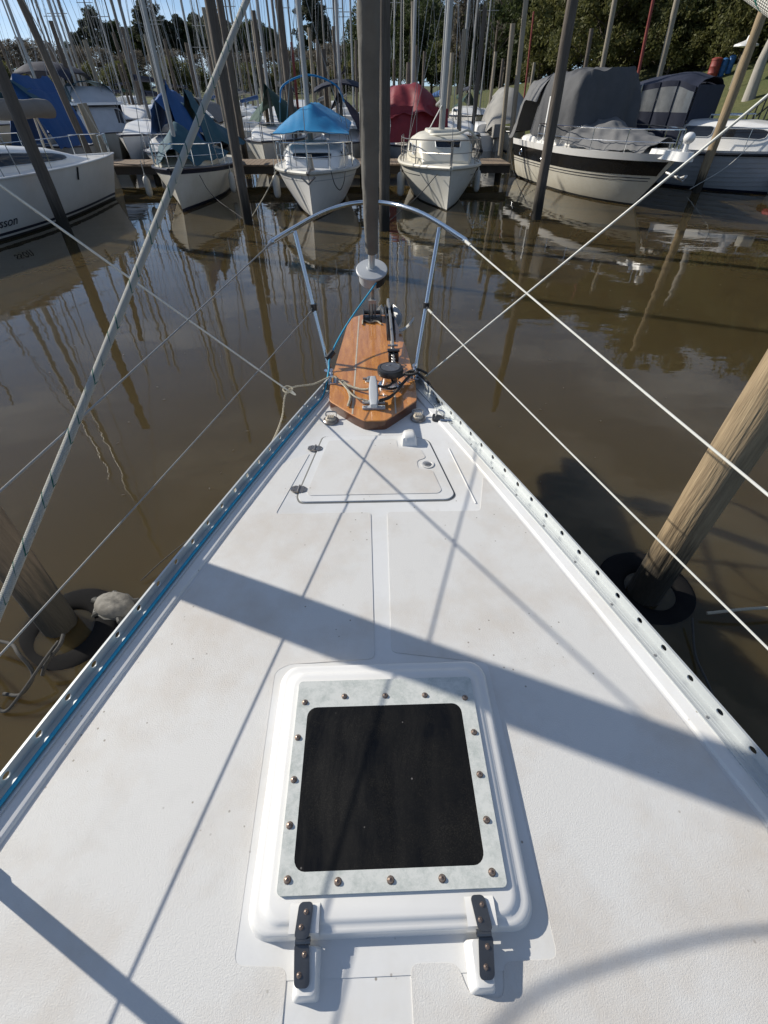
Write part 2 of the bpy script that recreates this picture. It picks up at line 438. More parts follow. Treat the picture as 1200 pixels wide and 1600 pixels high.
bp = N.new("ShaderNodeBump"); bp.inputs["Distance"].default_value = .0012; L.new(hh, bp.inputs["Height"]); L.new(bp.outputs[0], b.inputs["Normal"])
b.inputs["Roughness"].default_value = .85
M_fleck = m

# ------------------------------------------------------------------ water
m, N, L, b = NT("muddy_water"); o = N.new("ShaderNodeTexCoord").outputs["Object"]
b.subsurface_method = "BURLEY"
b.inputs["Subsurface Weight"].default_value = 1.0
b.inputs["Subsurface Radius"].default_value = (.5, .38, .2)
b.inputs["Subsurface Scale"].default_value = .35
b.inputs["Roughness"].default_value = .02
b.inputs["IOR"].default_value = 1.33
b.inputs["Specular IOR Level"].default_value = .5
f = nrange(N, L, nnoise(N, L, o, .25, 4, .6), .3, .7)
L.new(nmix(N, L, f, (.054, .040, .0175), (.064, .047, .022)), b.inputs["Base Color"])
mp = N.new("ShaderNodeMapping"); mp.inputs["Scale"].default_value = (.8, 1.5, 1); L.new(o, mp.inputs[0])
h1 = nnoise(N, L, mp.outputs[0], 1.1, 2, .45); h2 = nnoise(N, L, mp.outputs[0], 5.5, 2, .5)
b1 = N.new("ShaderNodeBump"); b1.inputs["Strength"].default_value = 1; b1.inputs["Distance"].default_value = .0050; L.new(h1, b1.inputs["Height"])
b2 = N.new("ShaderNodeBump"); b2.inputs["Strength"].default_value = 1; b2.inputs["Distance"].default_value = .0006; L.new(h2, b2.inputs["Height"]); L.new(b1.outputs[0], b2.inputs["Normal"])
L.new(b2.outputs[0], b.inputs["Normal"])
M_water = m
mb = MB(); mb.add([(-900, -60, 0), (900, -60, 0), (900, 1600, 0), (-900, 1600, 0)], [(0, 1, 2, 3)])
struct(mb.build("water", M_water, smooth=False))

# ------------------------------------------------------------------ banks
SH = [(-60, 15.5), (15, 14.2), (20, 13.6), (30, 12.4), (42, 11.0), (55, 6.0), (70, -6.0), (82, -30.0), (92, -75.0), (98, -160.0), (104, -700)]
def xs(y):
    for (a, xa), (b_, xb) in zip(SH, SH[1:]):
        if y <= b_: return lerp(xa, xb, max(0, (y - a) / (b_ - a)))
    return -700
def ground_z(x, y):
    d = x - xs(y); far = sm((y - 46) / 25)
    d = min(d, (y - 40) * 1.0 + 60) if far else d
    s = lerp(.30, .02, far)
    return .75 + max(0, min(d, 13)) * s + .25 * sm(d / 4) * nz(x * .12, y * .12)
m, N, L, b = NT("mown_grass"); o = N.new("ShaderNodeTexCoord").outputs["Object"]
g1 = nrange(N, L, nnoise(N, L, o, .35, 5, .65), .35, .7); g2 = nrange(N, L, nnoise(N, L, o, 3.5, 5, .7), .4, .75)
c = nmix(N, L, g1, (.075, .092, .024), (.12, .112, .036)); c = nmix(N, L, g2, c, (.055, .070, .018))
L.new(c, b.inputs["Base Color"]); b.inputs["Roughness"].default_value = .9
bp = N.new("ShaderNodeBump"); bp.inputs["Distance"].default_value = .06; L.new(nnoise(N, L, o, 9, 4, .7), bp.inputs["Height"]); L.new(bp.outputs[0], b.inputs["Normal"])
M_grass = m
mb = MB()
ys = [-60, -30, 0, 10, 15, 18, 20] + [20 + 2 * i for i in range(1, 42)] + [105, 112, 120, 135, 160, 200, 280, 400, 700, 1500]
dd = [0, .05, 1, 2, 3, 4, 6, 8, 10, 12, 14, 16, 20, 30, 50, 90, 180, 400, 900, 1500]
rows = []
for y in ys:
    x0 = xs(y); rows.append([Vector((x0, y, -1.0))] + [Vector((x0 + d, y, ground_z(x0 + d, y))) for d in dd])
mb.loft(rows, closed=False)
mb.f = [tuple(reversed(f)) for f in mb.f]
struct(mb.build("grass_bank", M_grass))
# timber kerb along the water's edge of the lawn
mb = MB()
kp = [Vector((xs(y) - .06, y, ground_z(xs(y), y) + .02)) for y in (14, 18, 22, 26, 30, 34, 38, 42, 46, 50, 55, 60)]
mb.tube(kp, .14, 6)
tag(mb.build("bank_kerb", M_pilepale), "pale timber kerb edging the grass bank at the water", "kerb")

# ------------------------------------------------------------------ the yacht underfoot
CX = .022
DZ = 1.05
yacht = thing("sailing_yacht", "white sailing yacht foredeck with teak bow platform and dark hatch", "sailboat")
def hb(y):
    d = y - .474
    return 1.073 - .295 * d - (.0165 if d > 0 else .05) * d * d
BOW = 3.52
YS = [-1.8, -1.4, -1.0, -.6, -.2, .2, .6, 1.0, 1.4, 1.8, 2.2, 2.6, 3.0, 3.2, 3.4, BOW]
MW = .102           # raised margin
def half(y): return max(.004, hb(y))
# hull topsides
mb = MB(); rings = []
for y in YS:
    h = half(y); k = max(0, (y - 2.2) / (BOW - 2.2)); ring = []
    wl_ = h * lerp(.90, .25, k)
    prof = [(h - .004, DZ + .010), (h, DZ - .02), (lerp(h, wl_, .25), .72), (lerp(h, wl_, .6), .38), (wl_, .05), (wl_ * .72, -.35), (.01, -.5)]
    for s in (-1, 1):
        pr = prof if s < 0 else list(reversed(prof))
        ring += [Vector((CX + s * a, y - (DZ - z) * .35 * k, z)) for a, z in pr]
    rings.append(ring)
mb.loft(rings, closed=False)
mb.build("hull", M_gel, yacht)
mb = MB(); mb.add([r for r in rings[0]], [tuple(range(len(rings[0])))]); mb.build("bulkhead", M_gel, yacht, smooth=False)
# deck: sunken field, raised margin with a rounded inner step
mb = MB(); rings = []
for y in YS:
    h = half(y); w = min(MW, h * .5); ring = []
    pr = [(h - .002, DZ + .0115), (h - w + .004, DZ + .0115), (h - w, DZ + .0095), (h - w - .003, DZ + .001), (h - w - .010, DZ), (0, DZ)]
    ring = [Vector((CX - a, y, z)) for a, z in pr] + [Vector((CX + a, y, z)) for a, z in reversed(pr[:-1])]
    rings.append(ring)
mb.loft(rings, closed=False)
mb.f = [tuple(reversed(f)) for f in mb.f]
mb.build("deck", M_deck, yacht, angle=50)

# non-skid panels: thin raised sheets with rounded corners
def panel(pts, name="nonskid_panel", r=.03, z0=DZ - .004, h=.0065, mt=None):
    mb = MB(); mb.prism(rpoly(pts, r), z0, z0 + h, inset=.0015)
    return mb.build(name, mt or M_nonskid, yacht, angle=60)
def edge(y, s, ins=.116): return CX + s * (half(y) - ins)
left = [(edge(y, -1), y) for y in (-1.7, -1.2, -.6, 0, .5, 1.0, 1.5, 1.95)]
panel(left + [(-.335, 2.03), (-.452, 1.555), (-.012, 1.553), (-.006, .812), (-.30, .800), (-.343, .775), (-.335, .066), (-.215, .060), (-.215, -.10), (-.012, -.10), (-.012, -1.7)], r=.02)
right = [(edge(y, 1), y) for y in (-1.7, -1.2, -.6, 0, .5, 1.0, 1.5, 1.80)]
panel(list(reversed([(.060, -1.7), (.060, .058), (.165, .056), (.185, .004), (.26, -.004), (.27, .054), (.396, .054), (.378, .785), (.052, .835), (.064, 1.553), (.497, 1.548)] + list(reversed(right)))), r=.02)
# anchor locker: seam groove, lid, hinges, pull
mb = MB(); mb.prism(rpoly([(-.280, 2.188), (.205, 2.190), (.320, 2.130), (.402, 1.655), (.365, 1.620), (-.352, 1.622), (-.372, 1.672)], .03), DZ - .006, DZ + .0012)
mb.build("locker_seam", M_seam, yacht, smooth=False)
mb = MB(); lidp = rpoly([(-.274, 2.182), (.202, 2.184), (.314, 2.126), (.395, 1.660), (.361, 1.627), (-.347, 1.629), (-.365, 1.675)], .03)
mb.prism(lidp, DZ - .004, DZ + .007, inset=.004)
lid = mb.build("anchor_locker_lid", M_deck, yacht, angle=60)
mb = MB(); mb.prism(rpoly([(-.240, 2.135), (.135, 2.140), (.140, 2.055), (.262, 2.045), (.285, 1.960), (.235, 1.935), (.235, 1.865), (.308, 1.850), (.335, 1.690), (.315, 1.670), (-.305, 1.672), (-.322, 1.69)], .02), DZ + .005, DZ + .0095, inset=.0015)
mb.build("nonskid_pad", M_nonskid, lid, angle=60)
for (x, y, a) in ((-.310, 2.064, .12), (-.362, 1.721, .12)):
    M4 = Matrix.Translation((x, y, DZ + .006)) @ Matrix.Rotation(-a, 4, 'Z')
    mb = MB()
    for s in (-1, 1):
        out = [(s * .004, -.022), (s * .020, -.024), (s * .038, -.012), (s * .038, .012), (s * .020, .024), (s * .004, .022)]
        if s < 0: out.reverse()
        mb2 = MB(); mb2.prism(out, 0, .005); mb.add([M4 @ Vector(p) for p in mb2.v], mb2.f)
        for yy in (-.012, .012): mb.lathe([(.0001, .007), (.004, .0068), (.005, .005)], 8, M4 @ Matrix.Translation((s * .024, yy, 0)))
    mb.tube([M4 @ Vector((0, -.026, .005)), M4 @ Vector((0, .026, .005))], .0055, 8)
    mb.build("hinge", M_steelold, lid, angle=40)
mb = MB(); mb.lathe([(.034, DZ + .0085), (.034, DZ + .0115), (.026, DZ + .0115), (.022, DZ + .0087), (.001, DZ + .0085)], 20, Matrix.Translation((.286, 1.902, 0))); mb.build("latch_ring", M_deck, lid)
mb = MB(); mb.lathe([(.019, DZ + .009), (.019, DZ + .0112), (.001, DZ + .0112)], 14, Matrix.Translation((.286, 1.902, 0))); mb.box(.275, .302, 1.899, 1.906, DZ + .009, DZ + .015); mb.build("latch", M_galv, lid)
# moulded cowl on the locker lid for the chain
mb = MB(); rings = []
for t, w, hgt, y in ((0, .042, .002, 2.070), (.2, .040, .050, 2.085), (.6, .037, .058, 2.12), (1, .033, .050, 2.165), (1.1, .032, .002, 2.185)):
    ring = []
    for j in range(13):
        a = PI * j / 12; ring.append(Vector((.205 + w * math.copysign(abs(math.cos(a)) ** .45, math.cos(a)), y, DZ + .004 + hgt * max(0, math.sin(a)) ** .45)))
    rings.append(ring)
mb.loft(rings, closed=False); mb.build("chain_cowl", M_gel, lid, angle=60)
# moulded crease right of the locker
mb = MB(); mb.tube([(.418, 2.05, DZ + .001), (.486, 1.60, DZ + .001)], .004, 6); mb.build("moulded_crease", M_deck, yacht)

# hatch
HZ = DZ
mb = MB(); rings = []
def hr(ix, z, x0=-.318, x1=.363, y0=.104, y1=.784, r=.055): return [Vector((p[0], p[1], z)) for p in rrect(x0 + ix, x1 - ix, y0 + ix * .6, y1 - ix, max(.01, r - ix * .3), 6)]
for ix, z in ((-.004, HZ - .003), (0, HZ + .003), (.006, HZ + .018), (.009, HZ + .030), (.014, HZ + .0345), (.024, HZ + .036), (.034, HZ + .0375), (.040, HZ + .0415), (.046, HZ + .0462), (.056, HZ + .0480)): rings.append(hr(ix, z))
mb.loft(rings, True, False, True)
hatch = mb.build("deck_hatch", M_gel, yacht, angle=50)
mb = MB(); mb.prism(rpoly([(-.352, .040), (.400, .040), (.392, .795), (-.35, .80)], .03), DZ - .003, DZ + .0018); mb.build("hatch_bed", M_deck, yacht, smooth=False)
# acrylic light: pale border ring and dark centre
zt = HZ + .0475
outer = rrect(-.248, .300, .178, .708, .012, 5); inner = rrect(-.2135, .2555, .222, .6235, .028, 5)
mb = MB(); n = len(outer)
vs = [(p[0], p[1], zt) for p in outer] + [(p[0], p[1], zt + .0085) for p in outer] + [(p[0], p[1], zt + .0085) for p in inner] + [(p[0], p[1], zt + .006) for p in inner]
fs = []
for i in range(n):
    j = (i + 1) % n
    for a in (0, 1, 2): fs.append((a * n + i, a * n + j, (a + 1) * n + j, (a + 1) * n + i))
mb.add(vs, fs); mb.build("acrylic_border", M_acryl, hatch, angle=40)
mb = MB(); mb.add([(p[0], p[1], zt + .0079) for p in rrect(-.2150, .2570, .2205, .6250, .028, 5)], [tuple(range(n))]); mb.build("dark_pane", M_pane, hatch, smooth=False)
SCR = [(-.224, .640), (-.103, .655), (.024, .653), (.148, .651), (.272, .639), (-.235, .536), (-.234, .425), (-.233, .319), (-.225, .208), (.282, .535), (.278, .422), (.276, .315), (.268, .207), (-.104, .201), (.022, .200), (.146, .199)]
mb = MB(); mb.lathe([(.0092, 0), (.0092, .0012), (.0072, .0016), (.0070, .004), (.0050, .0068), (.0026, .0076), (.0022, .0050), (.0001, .0048)], 12)
scm = mb.mesh("screw", M_bronze, angle=30)
for x, y in SCR:
    o_ = bpy.data.objects.new("screw", scm); COL.objects.link(o_); o_.parent = hatch; o_.location = (x, y, zt + .0084)
# hinges: steel straps on raised white pads, hinged to white deck blocks
for hx, lean, bx0 in ((-.178, .02, -.200), (.228, -.03, .186)):
    mb = MB(); rings = []
    for y, z in ((.165, .0485), (.155, .0545), (.128, .0545), (.112, .0535), (.104, .030)):
        rings.append([Vector((hx + sx * .034, y, HZ + z - (.02 if sx in (-1, 1) and False else 0))) for sx in (-1, -.85, .85, 1)])
    mb.loft(rings, closed=False); mb.build("hinge_pad", M_gel, hatch)
    # deck block
    mb = MB(); rings = []
    for z, g in ((-.002, 0), (.022, .006), (.036, .010), (.041, .014)):
        x0, x1 = bx0 + g, bx0 + .060 - g * .6; y0, y1 = .004 + g * .8, .094 - g * .2
        rings.append([Vector((p[0], p[1], HZ + z - (.008 * (.094 - p[1]) / .09 if z > .01 else 0))) for p in rrect(x0, x1, y0, y1, .008, 3)])
    mb.loft(rings, True, False, True); mb.build("hinge_block", M_gel, hatch, angle=45)
    mb = MB()
    def strap(y0, y1, z0, z1, w=.0165):
        pts = rrect(-w, w, 0, 1, .014, 4) if False else None
        L_ = abs(y1 - y0); poly = rrect(-w, w, 0, L_, .010, 4)
        return [Vector((hx + p[0] + lean * (p[1] / L_ - .5) * .3, y0 + (y1 - y0) * p[1] / L_, lerp(z0, z1, p[1] / L_))) for p in poly]
    for (y0, y1, z0, z1) in ((.102, .166, HZ + .0575, HZ + .0570), (.098, .026, HZ + .0455, HZ + .0385)):
        a = strap(y0, y1, z0, z1); c_ = [p + Vector((0, 0, .004)) for p in a]
        if y1 < y0: a.reverse(); c_.reverse()
        mb.loft([a, c_], True, True, True)
    mb.tube([(hx - .0165, .100, HZ + .0535), (hx + .0165, .100, HZ + .0535)], .0072, 10)
    mb.box(hx - .0165, hx + .0165, .0985, .1015, HZ + .045, HZ + .058)
    hg = mb.build("hinge_strap", M_strap, hatch, angle=35)
    for y, z, sx in ((.148, .0612, .004), (.122, .0614, -.005), (.078, .0475, .005), (.046, .0445, -.004)):
        o_ = bpy.data.objects.new("screw", scm); COL.objects.link(o_); o_.parent = hg; o_.location = (hx + sx, y, HZ + z); o_.scale = (.62, .62, .6)

# toe rails: perforated aluminium angle
def toe_rail(s):
    mb = MB(); h = .041; th = .0045; sp = .118; ys_ = -1.65; k = 0
    rows = []
    y = .474 - sp * 18
    while y < 2.86:
        rows.append(y); y += sp * .945
    def base(y): return Vector((CX + s * (half(y) - .004), y, DZ + .0115))
    nh = 16
    for yc in rows:
        a, b_ = yc - sp * .4725, yc + sp * .4725
        A, B = base(a), base(b_); d = B - A; Ld = d.length; d.normalize()
        nrm = Vector((-d.y, d.x, 0)) * (1 if s > 0 else -1)      # inwards
        for side, off in ((0, 0.0), (1, th)):
            vs = []; fs = []
            cxh, czh = Ld / 2, .0230
            for j in range(nh):
                ang = 2 * PI * j / nh
                ca, sa = math.cos(ang), math.sin(ang)
                # outer rectangle point along this angle
                tx = (Ld / 2) / abs(ca) if abs(ca) > 1e-6 else 1e9
                tz = ((h - czh) if sa > 0 else czh) / abs(sa) if abs(sa) > 1e-6 else 1e9
                t = min(tx, tz)
                vs.append(A + d * (cxh + ca * t) + Vector((0, 0, czh + sa * t)) + nrm * off)
            # snap the four nearest to the corners
            for cxx, czz in ((Ld, h), (0, h), (0, 0), (Ld, 0)):
                P = A + d * cxx + Vector((0, 0, czz)) + nrm * off
                i = min(range(nh), key=lambda q: (vs[q] - P).length); vs[i] = P
            for j in range(nh):
                ang = 2 * PI * j / nh
                vs.append(A + d * (cxh + math.cos(ang) * .0115) + Vector((0, 0, czh + math.sin(ang) * .0115)) + nrm * off)
            if side == 0: keep = vs
            fs = [(j, (j + 1) % nh, nh + (j + 1) % nh, nh + j) for j in range(nh)]
            mb.add(vs, fs)
            if side == 1:
                mb.add(keep[nh:] + vs[nh:], [(j, (j + 1) % nh, nh + (j + 1) % nh, nh + j) for j in range(nh)])
        # top bead and foot flange with two ribs
        def bar(o0, o1, z0, z1):
            c4 = [(o0, z0), (o1, z0), (o1, z1), (o0, z1)]
            mb.loft([[P + nrm * o + Vector((0, 0, z)) for o, z in c4] for P in (A, B)], True, False, False)
        bar(-.0012, th + .0022, h, h + .0045)
        bar(th, .052, 0, .0040)
        bar(.048, .0535, .0040, .0065)
        bar(.022, .026, .0040, .0052)
        bar(.034, .0365, .0040, .0052)
    o = mb.build("toe_rail", M_alu, yacht, angle=30)
    mb2 = MB(); mb2.lathe([(.0052, 0), (.0048, .0022), (.0024, .003), (.002, .0016), (.0001, .0015)], 10); sm_ = mb2.mesh("rail_screw", M_galv)
    for y in [.36 + .213 * i for i in range(12)]:
        P = base(y); q = bpy.data.objects.new("rail_screw", sm_); COL.objects.link(q); q.parent = o
        q.location = P + Vector((-s * .040, 0, .0041))
    return o
toe_rail(-1); toe_rail(1)

# bow platform in varnished teak
PZ = DZ + .060
plank = [(-.259, 2.690), (-.252, 2.484), (-.104, 2.312), (-.036, 2.248), (.080, 2.248), (.276, 2.467), (.287, 2.690), (.272, 3.113), (.246, 3.477), (.214, 3.765), (.165, 3.86), (.096, 3.897), (-.053, 3.901), (-.131, 3.842), (-.171, 3.750), (-.232, 3.036)]
pp = rpoly(plank, .02, 3); mb = MB(); n = len(pp)
cxp, cyp = .02, 3.0
def shr(p, k): return (cxp + (p[0] - cxp) * (1 - k / max(.15, abs(p[0] - cxp) + .05)), cyp + (p[1] - cyp) * (1 - k / 1.0))
mb.loft([[Vector((p[0], p[1], PZ - .062)) for p in pp], [Vector((p[0], p[1], PZ - .005)) for p in pp]], True, True, False, m=1)
mb.loft([[Vector((p[0], p[1], PZ - .005)) for p in pp], [Vector((*shr(p, .004), PZ)) for p in pp]], True, False, True, m=0)
bowp = mb.build("bow_platform", [M_wood, M_wooddark], yacht, angle=30)
for x0, y0, x1, y1 in ((-.110, 2.325, -.084, 3.862), (.142, 2.322, .160, 3.862)):
    mb = MB(); mb.add([(x0 - .0045, y0, PZ + .0012), (x0 + .0045, y0, PZ + .0012), (x1 + .0045, y1, PZ + .0012), (x1 - .0045, y1, PZ + .0012)], [(0, 1, 2, 3)])
    mb.build("inlay_strip", M_inlay, bowp, smooth=False)

# pulpit
pul = smooth_path([(-.534, 2.917, 1.862), (-.446, 3.242, 1.862), (-.319, 3.656, 1.862), (-.156, 3.975, 1.862), (.033, 4.080, 1.862), (.196, 3.985, 1.862), (.335, 3.75, 1.862), (.443, 3.40, 1.862), (.548, 2.917, 1.862)], 8)
mb = MB(); mb.tube(pul, .0150, 12)
for e, q in ((pul[0], pul[1]), (pul[-1], pul[-2])):
    d = (e - q).normalized(); mb.tube([e, e + d * .03, e + d * .05], [.014, .011, .004], 10)
pulpit = mb.build("pulpit_rail", M_steel, yacht)
LEGS = []
for s, base, top in ((-1, (-.285, 2.985, DZ + .02), (-.441, 3.200, 1.855)), (1, (.305, 2.935, DZ + .02), (.446, 3.260, 1.855))):
    mb = MB(); mb.tube([base, top], .0145, 12); mb.tube([Vector(base), Vector(base).lerp(Vector(top), .06)], .0185, 12)
    mb.lathe([(.034, 0), (.034, .006), (.02, .012)], 12, Matrix.Translation((base[0], base[1], DZ + .008)))
    mb.build("pulpit_leg", M_steel, yacht)
    mid = Vector(base).lerp(Vector(top), .48); LEGS.append(mid)
    mb = MB(); mb.tube([mid - Vector((0, 0, .022)), mid + Vector((0, 0, .022))], .021, 10); mb.tube([mid, mid + Vector((s * .01, -.045, -.008))], .009, 8)
    mb.build("lifeline_clamp", M_black, yacht)
# forward pair of legs under the nose of the pulpit is absent on this boat; stanchions
for s in (-1, 1):
    for y, hgt in ((.285, .66), (-1.35, .66)):
        bx_ = CX + s * (half(y) - .045)
        mb = MB(); mb.tube([(bx_, y, DZ + .012), (bx_ + s * .055, y, DZ + hgt)], .0175, 12)
        mb.lathe([(.04, 0), (.04, .007), (.024, .012), (.021, .07), (.018, .075)], 14, Matrix.Translation((bx_, y, DZ + .012)))
        mb.lathe([(.017, 0), (.017, .008), (.008, .016), (.001, .017)], 12, Matrix.Translation((bx_ + s * .055, y, DZ + hgt)))
        mb.build("stanchion", M_steel, yacht)
for s in (-1, 1):
    e = pul[0] if s < 0 else pul[-1]; mid = LEGS[0 if s < 0 else 1] + Vector((s * .01, -.045, -.008))
    st = lambda y, k: Vector((CX + s * (half(y) - .045) + s * .055 * k, y, DZ + .012 + .648 * k))
    up = [e + Vector((0, -.03, 0)), st(.285, .97), st(-1.35, .97)]; lo = [mid, st(.285, .52), st(-1.35, .52)]
    for path, r in ((up, .0040 if s > 0 else .0032), (lo, .0034 if s > 0 else .0028)):
        mb = MB()
        full = []
        for a, b_ in zip(path, path[1:]):
            full += sag(a, b_, .006, 8)[:-1]
        full.append(path[-1]); mb.tube(full, r, 8)
        d = (path[1] - path[0]).normalized(); mb.tube([path[0], path[0] + d * .07], r * 2.1, 8)
        mb.build("lifeline", M_wire if s > 0 else M_wiregrey, yacht)  # left wires grey: their shaded side is put into the colour
# ------------------------------------------------------------------ forestay, furler, bow gear
def stay(z): return Vector((.026, 3.72 - .40 * (z - 1.48), z))
SD = Vector((0, -.40, 1)).normalized()
QS = Vector((0, 0, 1)).rotation_difference(SD).to_matrix().to_4x4()
mb = MB(); rings = []
for i in range(420):
    z = 1.63 + 6.6 * (i / 419) ** 1.25; c0 = stay(z); r0 = (.045 + .011 * min(1, (z - 1.6) / .5)) * (.9 if i == 0 else 1); ring = []
    for j in range(28):
        a = 2 * PI * j / 28; ca, sa = math.cos(a), math.sin(a)
        n1 = nz(ca * 1.3, sa * 1.3, z * 3.0); n2 = nz(ca * 1.6 + 7, sa * 1.6, z * 11 + ca * 2); n3 = 1 - abs(nz(ca * 1.1 + 3, sa * 1.1, z * 7.5 + sa * 1.5)) * 2
        rr = r0 * (1 + .10 * n1 + .05 * n2 - .10 * max(0, n3 - .55))
        ring.append(c0 + QS @ Vector((rr * ca, rr * sa, 0)))
    rings.append(ring)
mb.loft(rings)
# seam of the cover wound up the sail
hel = [stay(1.68 + 6.4 * i / 300) + QS @ Vector((.052 * math.cos(2.0 + i * .045), .052 * math.sin(2.0 + i * .045), 0)) for i in range(301)]
mb.tube(hel, .006, 5)
mb.build("furled_jib", M_sailcover, yacht, angle=70)
mb = MB(); mb.tube([stay(1.44), stay(1.66)], .024, 14); mb.build("luff_foil", M_alu, yacht)
mb = MB()
Md = Matrix.Translation(stay(1.46)) @ QS
mb.lathe([(.02, -.055), (.088, -.055), (.096, -.045), (.098, .030), (.116, .034), (.118, .044), (.112, .050), (.04, .056), (.034, .066), (.001, .066)], 32, Md)
drum = mb.build("furling_drum", M_gelgrey, yacht, angle=35)
mb = MB()                       # dark line slot on the aft side
for sgn in (1,):
    def slot(u, v):
        a = R(-72 + 62 * u); rr = .0995; return Md @ Vector((rr * math.cos(a), rr * math.sin(a), -.044 + .058 * v))
    mb.grid(slot, 12, 2)
mb.build("line_slot", M_black, drum, smooth=True)
mb = MB(); mb.tube([Vector((.022, 3.80, PZ)), stay(1.29)], .010, 8); mb.tube([stay(1.24), stay(1.42)], .018, 10)
for sx in (-.022, .022): mb.tube([Vector((.024 + sx, 3.79, PZ + .01)), Vector((.026 + sx, 3.77, 1.25)), stay(1.27) + Vector((sx * .4, 0, 0))], .008, 6)
mb.box(-.004, .056, 3.755, 3.785, 1.24, 1.265)
mb.build("stay_toggle", M_galv, yacht)
mb = MB(); mb.box(-.052, .100, 3.72, 3.86, PZ + .001, PZ + .012); mb.box(-.050, -.040, 3.71, 3.87, PZ, PZ + .06); mb.box(.088, .098, 3.71, 3.87, PZ, PZ + .06)
mb.tube([(-.05, 3.83, PZ + .04), (.10, 3.83, PZ + .04)], .016, 10)
mb.build("stemhead_fitting", M_black, yacht, bevel=.003)
mb = MB()
mb.tube(smooth_path([(-.055, 3.66, PZ + .008), (-.05, 3.74, PZ + .012), (0, 3.70, PZ + .009), (.06, 3.71, PZ + .012), (.095, 3.66, PZ + .008)], 5), .006, 6)
mb.build("lashing", M_ropetan, yacht)
# bow roller cheeks with the anchor lying in them
mb = MB()
for x in (.128, .186):
    out = [(3.36, PZ), (3.36, PZ + .05), (3.55, PZ + .095), (3.80, PZ + .10), (3.98, PZ + .05), (4.0, PZ - .01), (3.9, PZ - .03), (3.7, PZ)]
    vs = [(x + dx, y, z) for dx in (0, .006) for y, z in out]; k = len(out)
    mb.add(vs, [tuple(range(k)), tuple(reversed(range(k, 2 * k)))] + [(i, k + i, k + (i + 1) % k, (i + 1) % k) for i in range(k)])
mb.tube([(.122, 3.93, PZ + .02), (.198, 3.93, PZ + .02)], .028, 12)
mb.tube([(.118, 3.62, PZ + .075), (.202, 3.62, PZ + .075)], .008, 8)
mb.build("bow_roller", M_black, yacht, smooth=True)
anchor = thing("anchor", "grey galvanised anchor lying in the bow roller on the teak platform", "anchor", (.16, 3.6, PZ))
mb = MB()
out = [(-.50, .040), (-.50, .075), (-.1, .112), (.42, .085), (.52, .03), (.50, -.02), (.44, .03), (-.1, .075)]
k = len(out); vs = [(dx, y, z) for dx in (-.009, .009) for y, z in out]
mb.add(vs, [tuple(range(k)), tuple(reversed(range(k, 2 * k)))] + [(i, k + i, k + (i + 1) % k, (i + 1) % k) for i in range(k)])
mb.build("shank", M_galv, anchor, smooth=False, bevel=.003)
mb = MB()
def fl(u, v):
    a = -1 + 2 * u; w = .115 * math.sin(PI * (.12 + .8 * v)) ** .7
    return Vector((a * w, .52 - .46 * v, -.055 + .055 * a * a - .16 * (1 - v) * 0 - .05 * v))
mb.grid(fl, 8, 8, .008); mb.build("fluke", M_galv, anchor)
mb = MB(); mb.tube([(-.035, -.47, .06), (.035, -.47, .06)], .008, 8); mb.build("shackle", M_galv, anchor)
# spare plate fluke poking out to starboard
mb = MB()
def blade(u, v): return Vector((.225 + .118 * u, 3.475 + .10 * u + .05 * v - .02 * math.sin(PI * u), PZ + .02 + .055 * u * u + .006 * math.sin(PI * v)))
mb.grid(blade, 8, 4, .005); mb.build("blade", M_fender, bowp)
# chain from anchor to windlass
chain = thing("anchor_chain", "short galvanised chain between the anchor shank and the windlass", "chain")
mb = MB(); ring = [Vector((.011 * math.cos(a) * (1 if True else 1), .019 * math.sin(a), 0)) for a in [2 * PI * i / 12 for i in range(12)]]
mb.tube(ring + [ring[0]], .0042, 6, caps=False); lkm = mb.mesh("link", M_galv)
cp = [Vector((.160, 3.12, PZ + .045)).lerp(Vector((.150, 2.735, PZ + .075)), i / 14) + Vector((0, 0, -.014 * math.sin(PI * i / 14))) for i in range(15)]
for i, p in enumerate(cp):
    o_ = bpy.data.objects.new("link", lkm); COL.objects.link(o_); o_.parent = chain; o_.location = p; o_.rotation_euler = (0, R(90 * (i % 2) + 20), R(2))
mb = MB(); mb.box(.125, .195, 3.05, 3.065, PZ, PZ + .065); mb.box(.125, .195, 3.005, 3.018, PZ, PZ + .055); mb.box(.125, .137, 3.0, 3.07, PZ, PZ + .05); mb.box(.183, .195, 3.0, 3.07, PZ, PZ + .05); mb.box(.118, .202, 3.02, 3.055, PZ + .058, PZ + .072)
mb.build("chain_stopper", M_black, yacht, bevel=.003)
# windlass
mb = MB(); Mw = Matrix.Translation((.122, 2.655, PZ))
mb.lathe([(.075, 0), (.075, .012), (.056, .018), (.050, .045), (.054, .075), (.062, .085)], 28, Mw)
wind = mb.build("windlass", M_steel, yacht)
mb = MB(); mb.lathe([(.060, .083), (.078, .087), (.082, .108), (.078, .124), (.062, .129), (.060, .126), (.001, .128)], 32, Mw); mb.build("windlass_cap", M_black, wind, angle=30)
mb = MB(); mb.lathe([(.058, .1285), (.001, .1305)], 24, Mw); mb.box(.118, .126, 2.672, 2.700, PZ + .129, PZ + .133); mb.build("cap_plate", M_steelold, wind)
mb = MB(); mb.lathe([(.034, 0), (.034, .006), (.022, .010), (.018, .022), (.001, .024)], 14, Matrix.Translation((-.005, 2.735, PZ))); mb.box(-.05, .03, 2.727, 2.740, PZ + .008, PZ + .018); mb.build("foot_switch", M_galv, yacht)
